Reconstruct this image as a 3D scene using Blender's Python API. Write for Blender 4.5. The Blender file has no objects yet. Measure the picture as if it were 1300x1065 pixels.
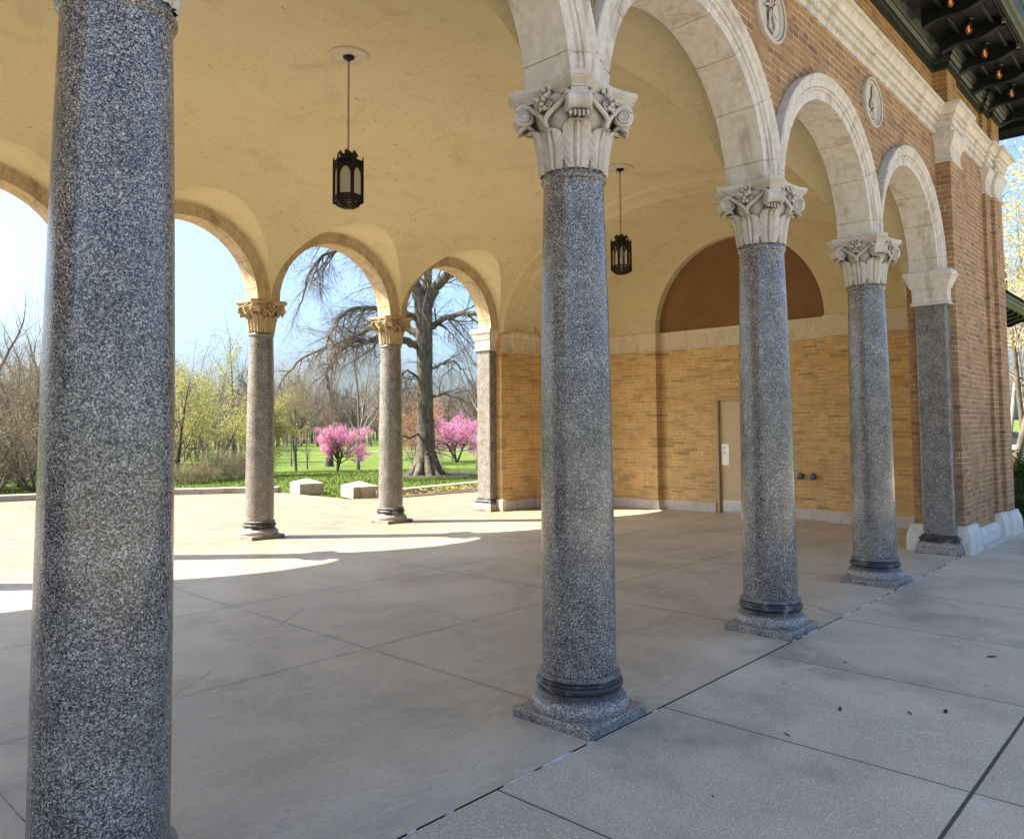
import bpy, bmesh, math, random
import numpy as np
from math import sin, cos, pi, radians, sqrt, atan2
from mathutils import Matrix, Vector

scene = bpy.context.scene
# ------------------------------------------------------------------ camera
cd = bpy.data.cameras.new('camera')
cam = bpy.data.objects.new('camera', cd)
scene.collection.objects.link(cam)
R = ((0.6802817, -0.03614051, -0.7320592), (-0.73291234, -0.04376826, -0.67891372), (-0.00750467, 0.9983878, -0.05626257))
cam.matrix_world = Matrix([[R[i][0], R[i][1], R[i][2], (-3.488, -2.7366, 1.6)[i]] for i in range(3)] + [[0, 0, 0, 1]])
cd.sensor_width = 36.0
cd.lens = 982.3 / 1300 * 36
cd.shift_y = -45 / 1300
cd.clip_start = 0.05
cd.clip_end = 3000
scene.camera = cam
# ------------------------------------------------------------------ world and sun
EL, AZ = radians(49), radians(135)          # sun direction, azimuth from +X
world = bpy.data.worlds.new('World'); scene.world = world; world.use_nodes = True
wn = world.node_tree
bg = wn.nodes['Background']
sky = wn.nodes.new('ShaderNodeTexSky'); sky.sky_type = 'NISHITA'; sky.sun_disc = False
sky.sun_elevation = EL; sky.sun_rotation = radians(-45); sky.air_density = 1.0; sky.dust_density = 4.8; sky.ozone_density = 10.0
bg.inputs['Strength'].default_value = 0.112
_tc = wn.nodes.new('ShaderNodeTexCoord'); _mp = wn.nodes.new('ShaderNodeMapping'); _mp.inputs['Scale'].default_value = (1, 1, 5.0)
_mp.inputs['Location'].default_value = (0.35, 0.1, 0.0)
_ns = wn.nodes.new('ShaderNodeTexNoise'); _ns.inputs['Scale'].default_value = 5.5; _ns.inputs['Detail'].default_value = 7; _ns.inputs['Roughness'].default_value = 0.55
_mr = wn.nodes.new('ShaderNodeMapRange'); _mr.inputs[1].default_value = 0.70; _mr.inputs[2].default_value = 0.80; _mr.inputs[4].default_value = 0.85
_mx = wn.nodes.new('ShaderNodeMix'); _mx.data_type = 'RGBA'; _mx.inputs[7].default_value = (6.0, 6.2, 6.6, 1)
for _a, _b in ((_tc.outputs['Generated'], _mp.inputs[0]), (_mp.outputs[0], _ns.inputs['Vector']), (_ns.outputs['Fac'], _mr.inputs[0]), (_mr.outputs[0], _mx.inputs[0]), (sky.outputs[0], _mx.inputs[6]), (_mx.outputs[2], bg.inputs['Color'])):
    wn.links.new(_a, _b)
sd = bpy.data.lights.new('sun', 'SUN'); sd.energy = 4.1; sd.angle = radians(0.55); sd.color = (1.0, 0.90, 0.74)
sun = bpy.data.objects.new('sun', sd); scene.collection.objects.link(sun)
S_ = Vector((cos(EL) * cos(AZ), cos(EL) * sin(AZ), sin(EL)))
sun.rotation_euler = S_.to_track_quat('Z', 'Y').to_euler()
sun.location = S_ * 40
scene.view_settings.view_transform = 'Standard'; scene.view_settings.look = 'None'
scene.view_settings.exposure = 2.13; scene.view_settings.gamma = 1.0
scene.view_settings.use_curve_mapping = False
scene.view_settings.use_white_balance = True; scene.view_settings.white_balance_temperature = 7000; scene.view_settings.white_balance_tint = 8
cy = scene.cycles
cy.max_bounces = 10; cy.diffuse_bounces = 7; cy.glossy_bounces = 4; cy.transmission_bounces = 4
cy.use_denoising = True; cy.denoiser = 'OPENIMAGEDENOISE'
cy.sample_clamp_indirect = 8.0

# ------------------------------------------------------------------ nodes
class NT:
    def __init__(s, tree): s.t = tree; s.n = tree.nodes; s.l = tree.links
    def new(s, ty, ins=None, **kw):
        nd = s.n.new(ty)
        for k, v in kw.items(): setattr(nd, k, v)
        for k, v in (ins or {}).items(): s.put(nd.inputs[k], v)
        return nd
    def put(s, sock, v):
        if isinstance(v, bpy.types.NodeSocket): s.l.new(v, sock)
        elif isinstance(v, bpy.types.Node): s.l.new(v.outputs[0], sock)
        else:
            if sock.type == 'RGBA' and len(v) == 3: v = (*v, 1)
            sock.default_value = v
    def m(s, op, a, b=0.0, c=0.0, clamp=False):
        nd = s.n.new('ShaderNodeMath'); nd.operation = op; nd.use_clamp = clamp
        s.put(nd.inputs[0], a); s.put(nd.inputs[1], b); s.put(nd.inputs[2], c)
        return nd.outputs[0]
    def mix(s, f, a, b, bt='MIX'):
        nd = s.n.new('ShaderNodeMix'); nd.data_type = 'RGBA'; nd.blend_type = bt
        s.put(nd.inputs[0], f); s.put(nd.inputs[6], a); s.put(nd.inputs[7], b)
        return nd.outputs[2]
    def ramp(s, f, stops, interp='LINEAR'):
        nd = s.n.new('ShaderNodeValToRGB'); cr = nd.color_ramp; cr.interpolation = interp
        while len(cr.elements) < len(stops): cr.elements.new(0.5)
        for e, (p, c) in zip(cr.elements, stops):
            e.position = p; e.color = (*c, 1) if len(c) == 3 else c
        s.put(nd.inputs[0], f)
        return nd.outputs[0]
    def rng(s, f, a, b, c=0.0, d=1.0):
        nd = s.n.new('ShaderNodeMapRange'); nd.clamp = True
        for i, v in enumerate((f, a, b, c, d)): s.put(nd.inputs[i], v)
        return nd.outputs[0]
    def noise(s, vec, scale, detail=4, rough=0.55, dist=0.0):
        nd = s.n.new('ShaderNodeTexNoise'); s.put(nd.inputs['Vector'], vec)
        nd.inputs['Scale'].default_value = scale; nd.inputs['Detail'].default_value = detail
        nd.inputs['Roughness'].default_value = rough; nd.inputs['Distortion'].default_value = dist
        return nd.outputs['Fac']
    def vor(s, vec, scale, feat='F1', out='Color'):
        nd = s.n.new('ShaderNodeTexVoronoi'); nd.feature = feat; s.put(nd.inputs['Vector'], vec)
        nd.inputs['Scale'].default_value = scale
        return nd.outputs[out]
    def obj(s): return s.n.new('ShaderNodeTexCoord').outputs['Object']
    def pos(s): return s.n.new('ShaderNodeNewGeometry').outputs['Position']
    def xyz(s, v):
        nd = s.n.new('ShaderNodeSeparateXYZ'); s.put(nd.inputs[0], v); return nd.outputs
    def comb(s, x, y, z):
        nd = s.n.new('ShaderNodeCombineXYZ')
        for i, v in enumerate((x, y, z)): s.put(nd.inputs[i], v)
        return nd.outputs[0]
    def scale(s, v, sc):
        nd = s.n.new('ShaderNodeVectorMath'); nd.operation = 'MULTIPLY'; s.put(nd.inputs[0], v); nd.inputs[1].default_value = sc
        return nd.outputs[0]
    def bump(s, h, strength=0.3, dist=0.01, normal=None):
        nd = s.n.new('ShaderNodeBump'); nd.inputs['Strength'].default_value = strength; nd.inputs['Distance'].default_value = dist
        s.put(nd.inputs['Height'], h)
        if normal is not None: s.put(nd.inputs['Normal'], normal)
        return nd.outputs[0]

def mat(name, fn):
    m = bpy.data.materials.new(name); m.use_nodes = True
    nt = NT(m.node_tree); b = m.node_tree.nodes['Principled BSDF']
    fn(nt, b); return m
def setb(nt, b, **kw):
    for k, v in kw.items(): nt.put(b.inputs[k.replace('_', ' ')], v)

def f_granite(nt, b):
    oi = nt.new('ShaderNodeObjectInfo'); va = nt.new('ShaderNodeVectorMath'); nt.put(va.inputs[0], nt.pos()); nt.put(va.inputs[1], nt.comb(nt.m('MULTIPLY', oi.outputs['Random'], 37.0), 0.0, nt.m('MULTIPLY', oi.outputs['Random'], 11.0)))
    p = va.outputs[0]
    c = nt.vor(p, 265); r = nt.xyz(c)[0]
    n = nt.noise(p, 130, 3, 0.65)
    n2 = nt.noise(p, 7, 3, 0.6)
    r2 = nt.xyz(nt.vor(p, 150))[1]
    v = nt.m('ADD', nt.m('ADD', nt.m('MULTIPLY', r, 0.62), nt.m('MULTIPLY', r2, 0.22)), nt.m('MULTIPLY', n, 0.30))
    v = nt.m('ADD', v, nt.m('MULTIPLY', nt.m('SUBTRACT', n2, 0.5), 0.30))
    v = nt.m('SUBTRACT', v, 0.075)
    col = nt.ramp(v, [(0.0, (0.006, 0.007, 0.012)), (0.38, (0.012, 0.013, 0.020)), (0.44, (0.07, 0.068, 0.068)), (0.53, (0.20, 0.18, 0.155)), (0.71, (0.32, 0.29, 0.245)), (0.89, (0.70, 0.65, 0.57))])
    bl = nt.rng(nt.noise(p, 45, 2), 0.52, 0.62)
    col = nt.mix(nt.m('MULTIPLY', bl, 0.22), col, (0.06, 0.07, 0.12))
    drift = nt.rng(nt.noise(nt.scale(p, (1, 1, 0.5)), 2.2, 4, 0.6, 0.8), 0.35, 0.68)
    col = nt.mix(nt.m('MULTIPLY', drift, 0.09), col, (0.40, 0.37, 0.32))
    setb(nt, b, Base_Color=col, Roughness=nt.rng(nt.noise(p, 3, 3), 0.3, 0.7, 0.16, 0.34), Specular_IOR_Level=0.6)
    b.inputs['Coat Weight'].default_value = 0.0
GRANITE = mat('polished_granite', f_granite)

def f_granite_base(nt, b):
    p = nt.pos()
    r = nt.xyz(nt.vor(p, 215))[0]
    n = nt.noise(p, 95, 3, 0.65)
    v = nt.m('ADD', nt.m('MULTIPLY', r, 0.6), nt.m('MULTIPLY', n, 0.55))
    col = nt.ramp(v, [(0.0, (0.02, 0.021, 0.024)), (0.40, (0.045, 0.045, 0.048)), (0.55, (0.22, 0.20, 0.175)), (0.72, (0.40, 0.365, 0.315)), (0.95, (0.68, 0.62, 0.54))])
    z = nt.xyz(p)[2]
    st = nt.m('MULTIPLY', nt.rng(z, 0.125, 0.15), nt.rng(z, 0.262, 0.235))
    ns = nt.noise(p, 9, 4, 0.65)
    st = nt.m('MULTIPLY', st, nt.rng(ns, 0.28, 0.46))
    low = nt.m('MULTIPLY', nt.rng(z, 0.06, 0.0), nt.rng(nt.noise(p, 6, 4), 0.4, 0.62))
    st = nt.m('MAXIMUM', st, nt.m('MULTIPLY', low, 0.8))
    col = nt.mix(nt.m('MULTIPLY', st, 0.93), col, (0.012, 0.013, 0.016))
    setb(nt, b, Base_Color=col, Roughness=0.42, Specular_IOR_Level=0.5)
    nt.put(b.inputs['Normal'], nt.bump(n, 0.15, 0.003))
GRANITE_BASE = mat('stained_granite_base', f_granite_base)

def limestone(c1, c2, stain, amount=0.5, rough=0.85):
    def f(nt, b):
        p = nt.pos()
        n = nt.noise(p, 1.9, 5, 0.6, 0.6); n2 = nt.noise(p, 18, 4, 0.6); n3 = nt.noise(p, 110, 3, 0.7)
        col = nt.mix(nt.rng(n2, 0.35, 0.7), c1, c2)
        ps = nt.scale(p, (3.2, 3.2, 1.1))
        s = nt.rng(nt.noise(ps, 1.3, 6, 0.68, 1.0), 0.50, 0.68)
        col = nt.mix(nt.m('MULTIPLY', s, amount), col, stain)
        col = nt.mix(nt.m('MULTIPLY', nt.rng(n3, 0.55, 0.75), 0.2), col, stain)
        setb(nt, b, Base_Color=col, Roughness=rough, Specular_IOR_Level=0.3)
        h = nt.m('ADD', nt.m('MULTIPLY', n3, 0.5), n2)
        nt.put(b.inputs['Normal'], nt.bump(h, 0.22, 0.006))
    return f
STONE = mat('arch_limestone', limestone((0.56, 0.505, 0.43), (0.68, 0.625, 0.545), (0.26, 0.205, 0.145), 0.62))
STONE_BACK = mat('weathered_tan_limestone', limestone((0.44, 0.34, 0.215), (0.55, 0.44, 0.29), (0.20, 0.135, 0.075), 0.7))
STONE_TAN = mat('tan_limestone_band', limestone((0.60, 0.51, 0.38), (0.68, 0.60, 0.46), (0.30, 0.23, 0.15), 0.5))
STONE_WHITE = mat('painted_plinth_stone', limestone((0.62, 0.58, 0.50), (0.70, 0.66, 0.58), (0.30, 0.25, 0.19), 0.5))
STONE_BASEBOARD = mat('grey_baseboard_stone', limestone((0.52, 0.47, 0.42), (0.60, 0.55, 0.50), (0.32, 0.25, 0.19), 0.45))

def f_carved(nt, b):
    limestone((0.52, 0.465, 0.395), (0.62, 0.565, 0.49), (0.30, 0.24, 0.175), 0.45)(nt, b)
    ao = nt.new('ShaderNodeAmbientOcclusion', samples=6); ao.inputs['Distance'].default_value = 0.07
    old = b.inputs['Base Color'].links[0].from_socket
    # darker tone in the carved hollows
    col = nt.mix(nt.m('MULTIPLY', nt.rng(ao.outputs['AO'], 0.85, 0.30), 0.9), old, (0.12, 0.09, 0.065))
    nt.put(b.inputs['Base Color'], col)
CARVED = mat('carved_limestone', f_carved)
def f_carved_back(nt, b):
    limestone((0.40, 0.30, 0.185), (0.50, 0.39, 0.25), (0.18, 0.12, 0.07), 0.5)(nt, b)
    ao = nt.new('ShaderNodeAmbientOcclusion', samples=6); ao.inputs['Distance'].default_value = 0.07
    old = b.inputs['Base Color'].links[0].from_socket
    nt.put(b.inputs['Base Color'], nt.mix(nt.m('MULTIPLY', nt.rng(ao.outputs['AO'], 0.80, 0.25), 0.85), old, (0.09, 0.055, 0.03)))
CARVED_BACK = mat('carved_weathered_limestone', f_carved_back)

def brick(palette, mortar, L=0.245, H=0.0665, mw=0.009, rough=0.8, header=False):
    def f(nt, b):
        p = nt.pos(); x, y, z = nt.xyz(p)[0], nt.xyz(p)[1], nt.xyz(p)[2]
        wob = nt.m('MULTIPLY', nt.m('SUBTRACT', nt.noise(p, 22, 2), 0.5), 0.006)
        u = nt.m('ADD', nt.m('ADD', x, y), wob); v = nt.m('ADD', nt.m('ADD', z, 0.013), wob)
        row = nt.m('FLOOR', nt.m('DIVIDE', v, H))
        wn_ = nt.new('ShaderNodeTexWhiteNoise', noise_dimensions='1D'); nt.put(wn_.inputs['W'], row)
        off = nt.m('MULTIPLY', wn_.outputs['Value'], 0.35)
        par = nt.m('MULTIPLY', nt.m('MODULO', nt.m('ABSOLUTE', row), 2.0), 0.5)
        cu = nt.m('ADD', nt.m('DIVIDE', u, L), nt.m('ADD', off, par))
        if header:
            wh = nt.new('ShaderNodeTexWhiteNoise', noise_dimensions='2D'); nt.put(wh.inputs['Vector'], nt.comb(nt.m('FLOOR', cu), nt.m('ADD', row, 77.0), 0.0))
            dbl = nt.m('ADD', nt.m('GREATER_THAN', wh.outputs['Value'], 0.5), 1.0)
            cu = nt.m('MULTIPLY', cu, dbl)
        col_ = nt.m('FLOOR', cu)
        fu = nt.m('FRACT', cu); fv = nt.m('FRACT', nt.m('DIVIDE', v, H))
        eu = nt.m('MULTIPLY', nt.m('MINIMUM', fu, nt.m('SUBTRACT', 1.0, fu)), L)
        ev = nt.m('MULTIPLY', nt.m('MINIMUM', fv, nt.m('SUBTRACT', 1.0, fv)), H)
        e = nt.m('MINIMUM', eu, ev)
        mort = nt.rng(e, mw * 0.5 - 0.001, mw * 0.5 + 0.0015, 1.0, 0.0)
        w2 = nt.new('ShaderNodeTexWhiteNoise', noise_dimensions='2D'); nt.put(w2.inputs['Vector'], nt.comb(col_, row, 0.0))
        cn = nt.noise(nt.comb(col_, row, 0.0), 0.35, 1)
        idv = nt.m('ADD', nt.m('MULTIPLY', w2.outputs['Value'], 0.8), nt.m('MULTIPLY', cn, 0.2))
        col = nt.ramp(idv, palette)
        fine = nt.noise(p, 160, 3, 0.7); mid = nt.noise(p, 14, 3)
        col = nt.mix(nt.m('MULTIPLY', nt.rng(fine, 0.45, 0.75), 0.25), col, (0.10, 0.055, 0.03))
        col = nt.mix(nt.m('MULTIPLY', nt.rng(mid, 0.5, 0.75), 0.22), col, (0.20, 0.12, 0.06))
        big = nt.rng(nt.noise(p, 0.9, 4, 0.6), 0.5, 0.72)
        col = nt.mix(nt.m('MULTIPLY', big, 0.25), col, (0.16, 0.09, 0.04))
        mc = nt.mix(nt.rng(nt.noise(p, 3.2, 5, 0.65), 0.40, 0.60), mortar, tuple(c * 0.42 for c in mortar))
        col = nt.mix(mort, col, mc)
        setb(nt, b, Base_Color=col, Roughness=rough, Specular_IOR_Level=0.3)
        h = nt.m('ADD', nt.m('MULTIPLY', nt.m('SUBTRACT', 1.0, mort), 1.0), nt.m('MULTIPLY', fine, 0.35))
        nt.put(b.inputs['Normal'], nt.bump(h, 0.5, 0.006))
    return f
PAL_IN = [(0.0, (0.24, 0.135, 0.05)), (0.10, (0.42, 0.27, 0.11)), (0.28, (0.60, 0.38, 0.155)), (0.5, (0.70, 0.46, 0.20)), (0.66, (0.50, 0.345, 0.15)), (0.80, (0.70, 0.41, 0.165)), (0.9, (0.60, 0.41, 0.19)), (1.0, (0.40, 0.28, 0.14))]
PAL_OUT = [(0.0, (0.10, 0.05, 0.03)), (0.14, (0.28, 0.14, 0.065)), (0.32, (0.38, 0.205, 0.085)), (0.5, (0.33, 0.195, 0.085)), (0.66, (0.44, 0.24, 0.10)), (0.82, (0.24, 0.125, 0.06)), (1.0, (0.48, 0.29, 0.14))]
BRICK_IN = mat('golden_tan_brick', brick(PAL_IN, (0.86, 0.66, 0.38), L=0.28, mw=0.0085))
BRICK_OUT = mat('tan_brown_brick', brick(PAL_OUT, (0.66, 0.52, 0.35), L=0.21, mw=0.008, header=True))

def f_plaster(nt, b):
    p = nt.pos()
    ps = nt.scale(p, (0.55, 1.0, 1.0))
    n = nt.noise(ps, 26, 6, 0.7, 0.4); big = nt.noise(p, 0.7, 4, 0.6); n3 = nt.noise(ps, 75, 3, 0.7)
    col = nt.mix(nt.rng(big, 0.3, 0.72), (0.86, 0.75, 0.50), (0.79, 0.68, 0.43))
    pit = nt.rng(nt.noise(nt.scale(p, (0.35, 1.0, 1.0)), 34, 5, 0.75, 0.8), 0.60, 0.665)
    pit = nt.m('MULTIPLY', pit, nt.rng(nt.noise(p, 1.6, 3), 0.38, 0.55))
    col = nt.mix(nt.m('MULTIPLY', pit, 0.75), col, (0.20, 0.13, 0.055))
    st = nt.rng(nt.noise(nt.scale(p, (1, 1, 2.5)), 1.1, 6, 0.7, 1.0), 0.52, 0.72)
    col = nt.mix(nt.m('MULTIPLY', st, 0.32), col, (0.46, 0.34, 0.19))
    setb(nt, b, Base_Color=col, Roughness=0.92, Specular_IOR_Level=0.2)
    h = nt.m('ADD', n, nt.m('MULTIPLY', n3, 0.4))
    nt.put(b.inputs['Normal'], nt.bump(h, 1.0, 0.04))
PLASTER = mat('yellow_stucco', f_plaster)
def f_brownpl(nt, b):
    p = nt.pos(); n = nt.noise(p, 30, 5, 0.7)
    col = nt.mix(nt.rng(nt.noise(p, 1.5, 4), 0.3, 0.7), (0.20, 0.105, 0.048), (0.255, 0.137, 0.064))
    setb(nt, b, Base_Color=col, Roughness=0.9, Specular_IOR_Level=0.2)
    nt.put(b.inputs['Normal'], nt.bump(n, 0.6, 0.02))
BROWN = mat('brown_stucco', f_brownpl)

def f_floor(nt, b):
    p = nt.pos(); x, y = nt.xyz(p)[0], nt.xyz(p)[1]
    n = nt.noise(p, 1.0, 7, 0.62, 0.8); n2 = nt.noise(nt.scale(p, (1.0, 2.4, 1)), 3.2, 7, 0.68, 1.2); n3 = nt.noise(p, 90, 3, 0.7)
    col = nt.mix(nt.rng(n, 0.32, 0.68), (0.34, 0.30, 0.22), (0.54, 0.48, 0.36))
    sun_tan = nt.m('MULTIPLY', nt.rng(nt.m('ADD', y, nt.m('MULTIPLY', n, 1.2)), 5.0, 8.6), 0.95)  # tan of the sunlit floor toward the back, put into the colour
    col = nt.mix(sun_tan, col, nt.mix(nt.rng(n, 0.35, 0.65), (0.15, 0.112, 0.066), (0.215, 0.163, 0.100)))
    sw = nt.m('MULTIPLY', nt.rng(n2, 0.50, 0.64), nt.m('SUBTRACT', 1.0, nt.m('MULTIPLY', sun_tan, 0.6)))
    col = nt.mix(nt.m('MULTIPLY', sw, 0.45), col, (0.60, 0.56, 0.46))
    dk = nt.rng(nt.noise(p, 0.55, 5, 0.6), 0.55, 0.75)
    col = nt.mix(nt.m('MULTIPLY', dk, 0.45), col, (0.19, 0.17, 0.135))
    sc = nt.rng(nt.noise(nt.scale(p, (1.0, 3.0, 1)), 9, 5, 0.75, 1.5), 0.60, 0.68)
    col = nt.mix(nt.m('MULTIPLY', sc, 0.5), col, (0.15, 0.13, 0.105))
    rust = nt.m('MULTIPLY', nt.rng(nt.noise(p, 0.8, 4, 0.6), 0.62, 0.75), 0.3)
    col = nt.mix(rust, col, (0.36, 0.235, 0.145))
    col = nt.mix(nt.m('MULTIPLY', nt.rng(n3, 0.48, 0.66), 0.32), col, (0.17, 0.15, 0.125))
    g2 = nt.xyz(nt.vor(p, 95))[0]
    col = nt.mix(nt.rng(g2, 0.8, 1.0, 0, 0.35), col, (0.62, 0.58, 0.50))
    tr = nt.rng(nt.noise(nt.scale(p, (6.0, 1.0, 1)), 5.5, 6, 0.75, 2.0), 0.57, 0.66)
    col = nt.mix(nt.m('MULTIPLY', tr, nt.rng(nt.noise(p, 0.9, 3), 0.45, 0.6, 0, 0.35)), col, (0.62, 0.58, 0.50))
    sp = nt.rng(nt.vor(p, 5.5, out='Distance'), 0.028, 0.014)
    sp = nt.m('MULTIPLY', sp, nt.rng(nt.noise(p, 1.7, 2), 0.5, 0.56))
    col = nt.mix(nt.m('MULTIPLY', sp, 0.75), col, (0.05, 0.045, 0.04))
    ck = nt.rng(nt.vor(nt.mix(0.10, p, nt.new('ShaderNodeTexNoise', {'Vector': p, 'Scale': 3.0, 'Detail': 6.0}).outputs['Color'], 'ADD'), 0.21, 'DISTANCE_TO_EDGE', 'Distance'), 0.0016, 0.0004)
    ck = nt.m('MULTIPLY', ck, nt.rng(nt.noise(p, 0.5, 3), 0.5, 0.56))
    col = nt.mix(nt.m('MULTIPLY', ck, 0.6), col, (0.06, 0.05, 0.04))
    wob = nt.m('MULTIPLY', nt.m('SUBTRACT', nt.noise(p, 3, 3), 0.5), 0.008)
    gx = nt.m('ADD', nt.m('DIVIDE', nt.m('ADD', x, wob), 2.457), 1000.5)
    dx = nt.m('MULTIPLY', nt.m('ABSOLUTE', nt.m('SUBTRACT', nt.m('FRACT', gx), 0.5)), 2.457)
    gy = nt.m('ADD', nt.m('DIVIDE', nt.m('SUBTRACT', nt.m('ADD', y, wob), 1.96), 2.015), 1000.5)
    dy = nt.m('MULTIPLY', nt.m('ABSOLUTE', nt.m('SUBTRACT', nt.m('FRACT', gy), 0.5)), 2.015)
    dy = nt.m('ADD', dy, nt.rng(y, 0.6, 0.5))
    d = nt.m('MINIMUM', dx, dy)
    j = nt.rng(d, 0.0028, 0.0052, 1.0, 0.0)
    jm = nt.m('MULTIPLY', j, nt.rng(nt.noise(p, 2.2, 4, 0.6), 0.36, 0.5, 0.35, 1.0))
    halo = nt.m('MULTIPLY', nt.rng(d, 0.004, 0.06, 1.0, 0.0), 0.12)
    col = nt.mix(halo, col, (0.13, 0.11, 0.09))
    col = nt.mix(nt.m('MULTIPLY', jm, 0.85), col, (0.03, 0.026, 0.022))
    setb(nt, b, Base_Color=col, Roughness=nt.rng(n2, 0.3, 0.7, 0.42, 0.62), Specular_IOR_Level=0.4)
    h = nt.m('ADD', nt.m('MULTIPLY', n3, 0.3), nt.m('MULTIPLY', j, -1.5))
    nt.put(b.inputs['Normal'], nt.bump(h, 0.35, 0.004))
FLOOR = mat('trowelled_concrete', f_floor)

def f_walk(nt, b):
    p = nt.pos(); x, y = nt.xyz(p)[0], nt.xyz(p)[1]
    n = nt.noise(p, 1.1, 7, 0.62, 0.6); n3 = nt.noise(p, 140, 4, 0.75); v = nt.xyz(nt.vor(p, 150))[0]
    col = nt.mix(nt.rng(n, 0.3, 0.7), (0.48, 0.40, 0.275), (0.69, 0.58, 0.405))
    col = nt.mix(nt.rng(v, 0.62, 1.0, 0, 0.75), col, (0.78, 0.73, 0.62))
    col = nt.mix(nt.rng(n3, 0.48, 0.64, 0, 0.75), col, (0.10, 0.093, 0.08))
    dk = nt.rng(nt.noise(p, 0.75, 5, 0.6), 0.52, 0.68)
    col = nt.mix(nt.m('MULTIPLY', dk, 0.5), col, (0.15, 0.14, 0.125))
    sl = nt.new('ShaderNodeTexWhiteNoise', noise_dimensions='2D'); nt.put(sl.inputs['Vector'], nt.comb(nt.m('FLOOR', nt.m('DIVIDE', nt.m('SUBTRACT', x, 0.407), 1.362)), nt.m('GREATER_THAN', y, -1.84), 0.0))
    col = nt.mix(nt.m('MULTIPLY', sl.outputs['Value'], 0.22), col, (0.22, 0.20, 0.165))
    pl = nt.rng(nt.noise(p, 1.7, 6, 0.7, 1.2), 0.58, 0.70)
    col = nt.mix(nt.m('MULTIPLY', pl, 0.4), col, (0.66, 0.62, 0.53))
    # darker patch by the right edge of the walk
    wx = nt.m('SUBTRACT', x, 9.6); wy = nt.m('ADD', y, 1.6)
    dd = nt.m('SQRT', nt.m('ADD', nt.m('MULTIPLY', nt.m('MULTIPLY', wx, wx), 0.10), nt.m('MULTIPLY', wy, wy)))
    dw = nt.m('ADD', dd, nt.m('MULTIPLY', nt.noise(p, 2.0, 5), 0.9))
    col = nt.mix(nt.rng(dw, 1.5, 1.05, 0.0, 0.62), col, (0.055, 0.055, 0.06))
    sp = nt.m('MULTIPLY', nt.rng(nt.vor(p, 3.4, out='Distance'), 0.05, 0.03), nt.rng(nt.noise(p, 1.2, 2), 0.5, 0.55))
    col = nt.mix(nt.m('MULTIPLY', sp, 0.8), col, (0.04, 0.04, 0.04))
    gx = nt.m('ADD', nt.m('DIVIDE', nt.m('SUBTRACT', x, 0.407), 1.362), 1000.5)
    dx = nt.m('MULTIPLY', nt.m('ABSOLUTE', nt.m('SUBTRACT', nt.m('FRACT', gx), 0.5)), 1.362)
    dy = nt.m('ABSOLUTE', nt.m('ADD', y, 1.84))
    d = nt.m('MINIMUM', dx, nt.m('SUBTRACT', dy, 0.004))
    j = nt.rng(d, 0.003, 0.006, 1.0, 0.0)
    tool = nt.rng(d, 0.035, 0.045, 1.0, 0.0)
    col = nt.mix(nt.m('MULTIPLY', tool, 0.12), col, (0.36, 0.34, 0.31))
    col = nt.mix(nt.m('MULTIPLY', j, 0.9), col, (0.03, 0.028, 0.025))
    setb(nt, b, Base_Color=col, Roughness=0.85, Specular_IOR_Level=0.3)
    h = nt.m('ADD', n3, nt.m('MULTIPLY', j, -2.0))
    nt.put(b.inputs['Normal'], nt.bump(h, 0.6, 0.005))
WALK = mat('brushed_concrete_walk', f_walk)

def simple(name, col, rough=0.6, metal=0.0, bumpsc=None, bs=0.3, var=0.25, spec=0.5):
    def f(nt, b):
        p = nt.obj(); n = nt.noise(p, 9, 5, 0.6)
        c = nt.mix(nt.rng(n, 0.3, 0.75), col, tuple(x * (1 - var) for x in col))
        setb(nt, b, Base_Color=c, Roughness=nt.rng(nt.noise(p, 20, 3), 0.3, 0.7, rough * 0.85, min(1, rough * 1.15)), Metallic=metal, Specular_IOR_Level=spec)
        if bumpsc: nt.put(b.inputs['Normal'], nt.bump(nt.noise(p, bumpsc, 5, 0.65), bs, 0.02))
    return mat(name, f)
DARK = simple('dark_joint_filler', (0.02, 0.019, 0.018), 0.9)
CAULK = simple('white_caulk', (0.62, 0.62, 0.60), 0.7)
IRON = simple('black_iron', (0.018, 0.016, 0.015), 0.5, 0.6)
RUST = simple('rusty_chain_iron', (0.10, 0.06, 0.035), 0.6, 0.5)
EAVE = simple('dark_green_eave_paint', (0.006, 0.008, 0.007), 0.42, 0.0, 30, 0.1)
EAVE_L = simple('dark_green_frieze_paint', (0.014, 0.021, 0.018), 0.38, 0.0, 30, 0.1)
GUTTER = simple('dark_grey_gutter_metal', (0.02, 0.022, 0.024), 0.32, 0.55, 14, 0.15)
DOORM = simple('tan_painted_steel', (0.58, 0.44, 0.26), 0.45, 0, 60, 0.05, 0.1)
FRAMEM = simple('tan_door_frame_steel', (0.47, 0.33, 0.17), 0.45, 0, None, 0, 0.12)
STEEL = simple('brushed_steel', (0.56, 0.56, 0.54), 0.35, 0.9)
GREYM = simple('weathered_grey_metal', (0.20, 0.20, 0.19), 0.5, 0.5)
ROSEM = simple('pale_plaster_rose', (0.66, 0.58, 0.44), 0.8, 0, 40, 0.2)
SOIL = simple('dark_mulch', (0.085, 0.055, 0.035), 0.95, 0, 40, 1.0, 0.5)
ROOFM = simple('roof_tiles_green', (0.02, 0.028, 0.025), 0.6, 0, 8, 0.5)
CONC_W = mat('weathered_kerb_concrete', limestone((0.27, 0.24, 0.20), (0.38, 0.34, 0.29), (0.085, 0.065, 0.05), 0.75))
def f_glass(nt, b):
    setb(nt, b, Base_Color=(0.62, 0.58, 0.50), Roughness=0.45, Specular_IOR_Level=0.5)
    b.inputs['Transmission Weight'].default_value = 0.35
FROST = mat('frosted_lantern_glass', f_glass)
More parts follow.
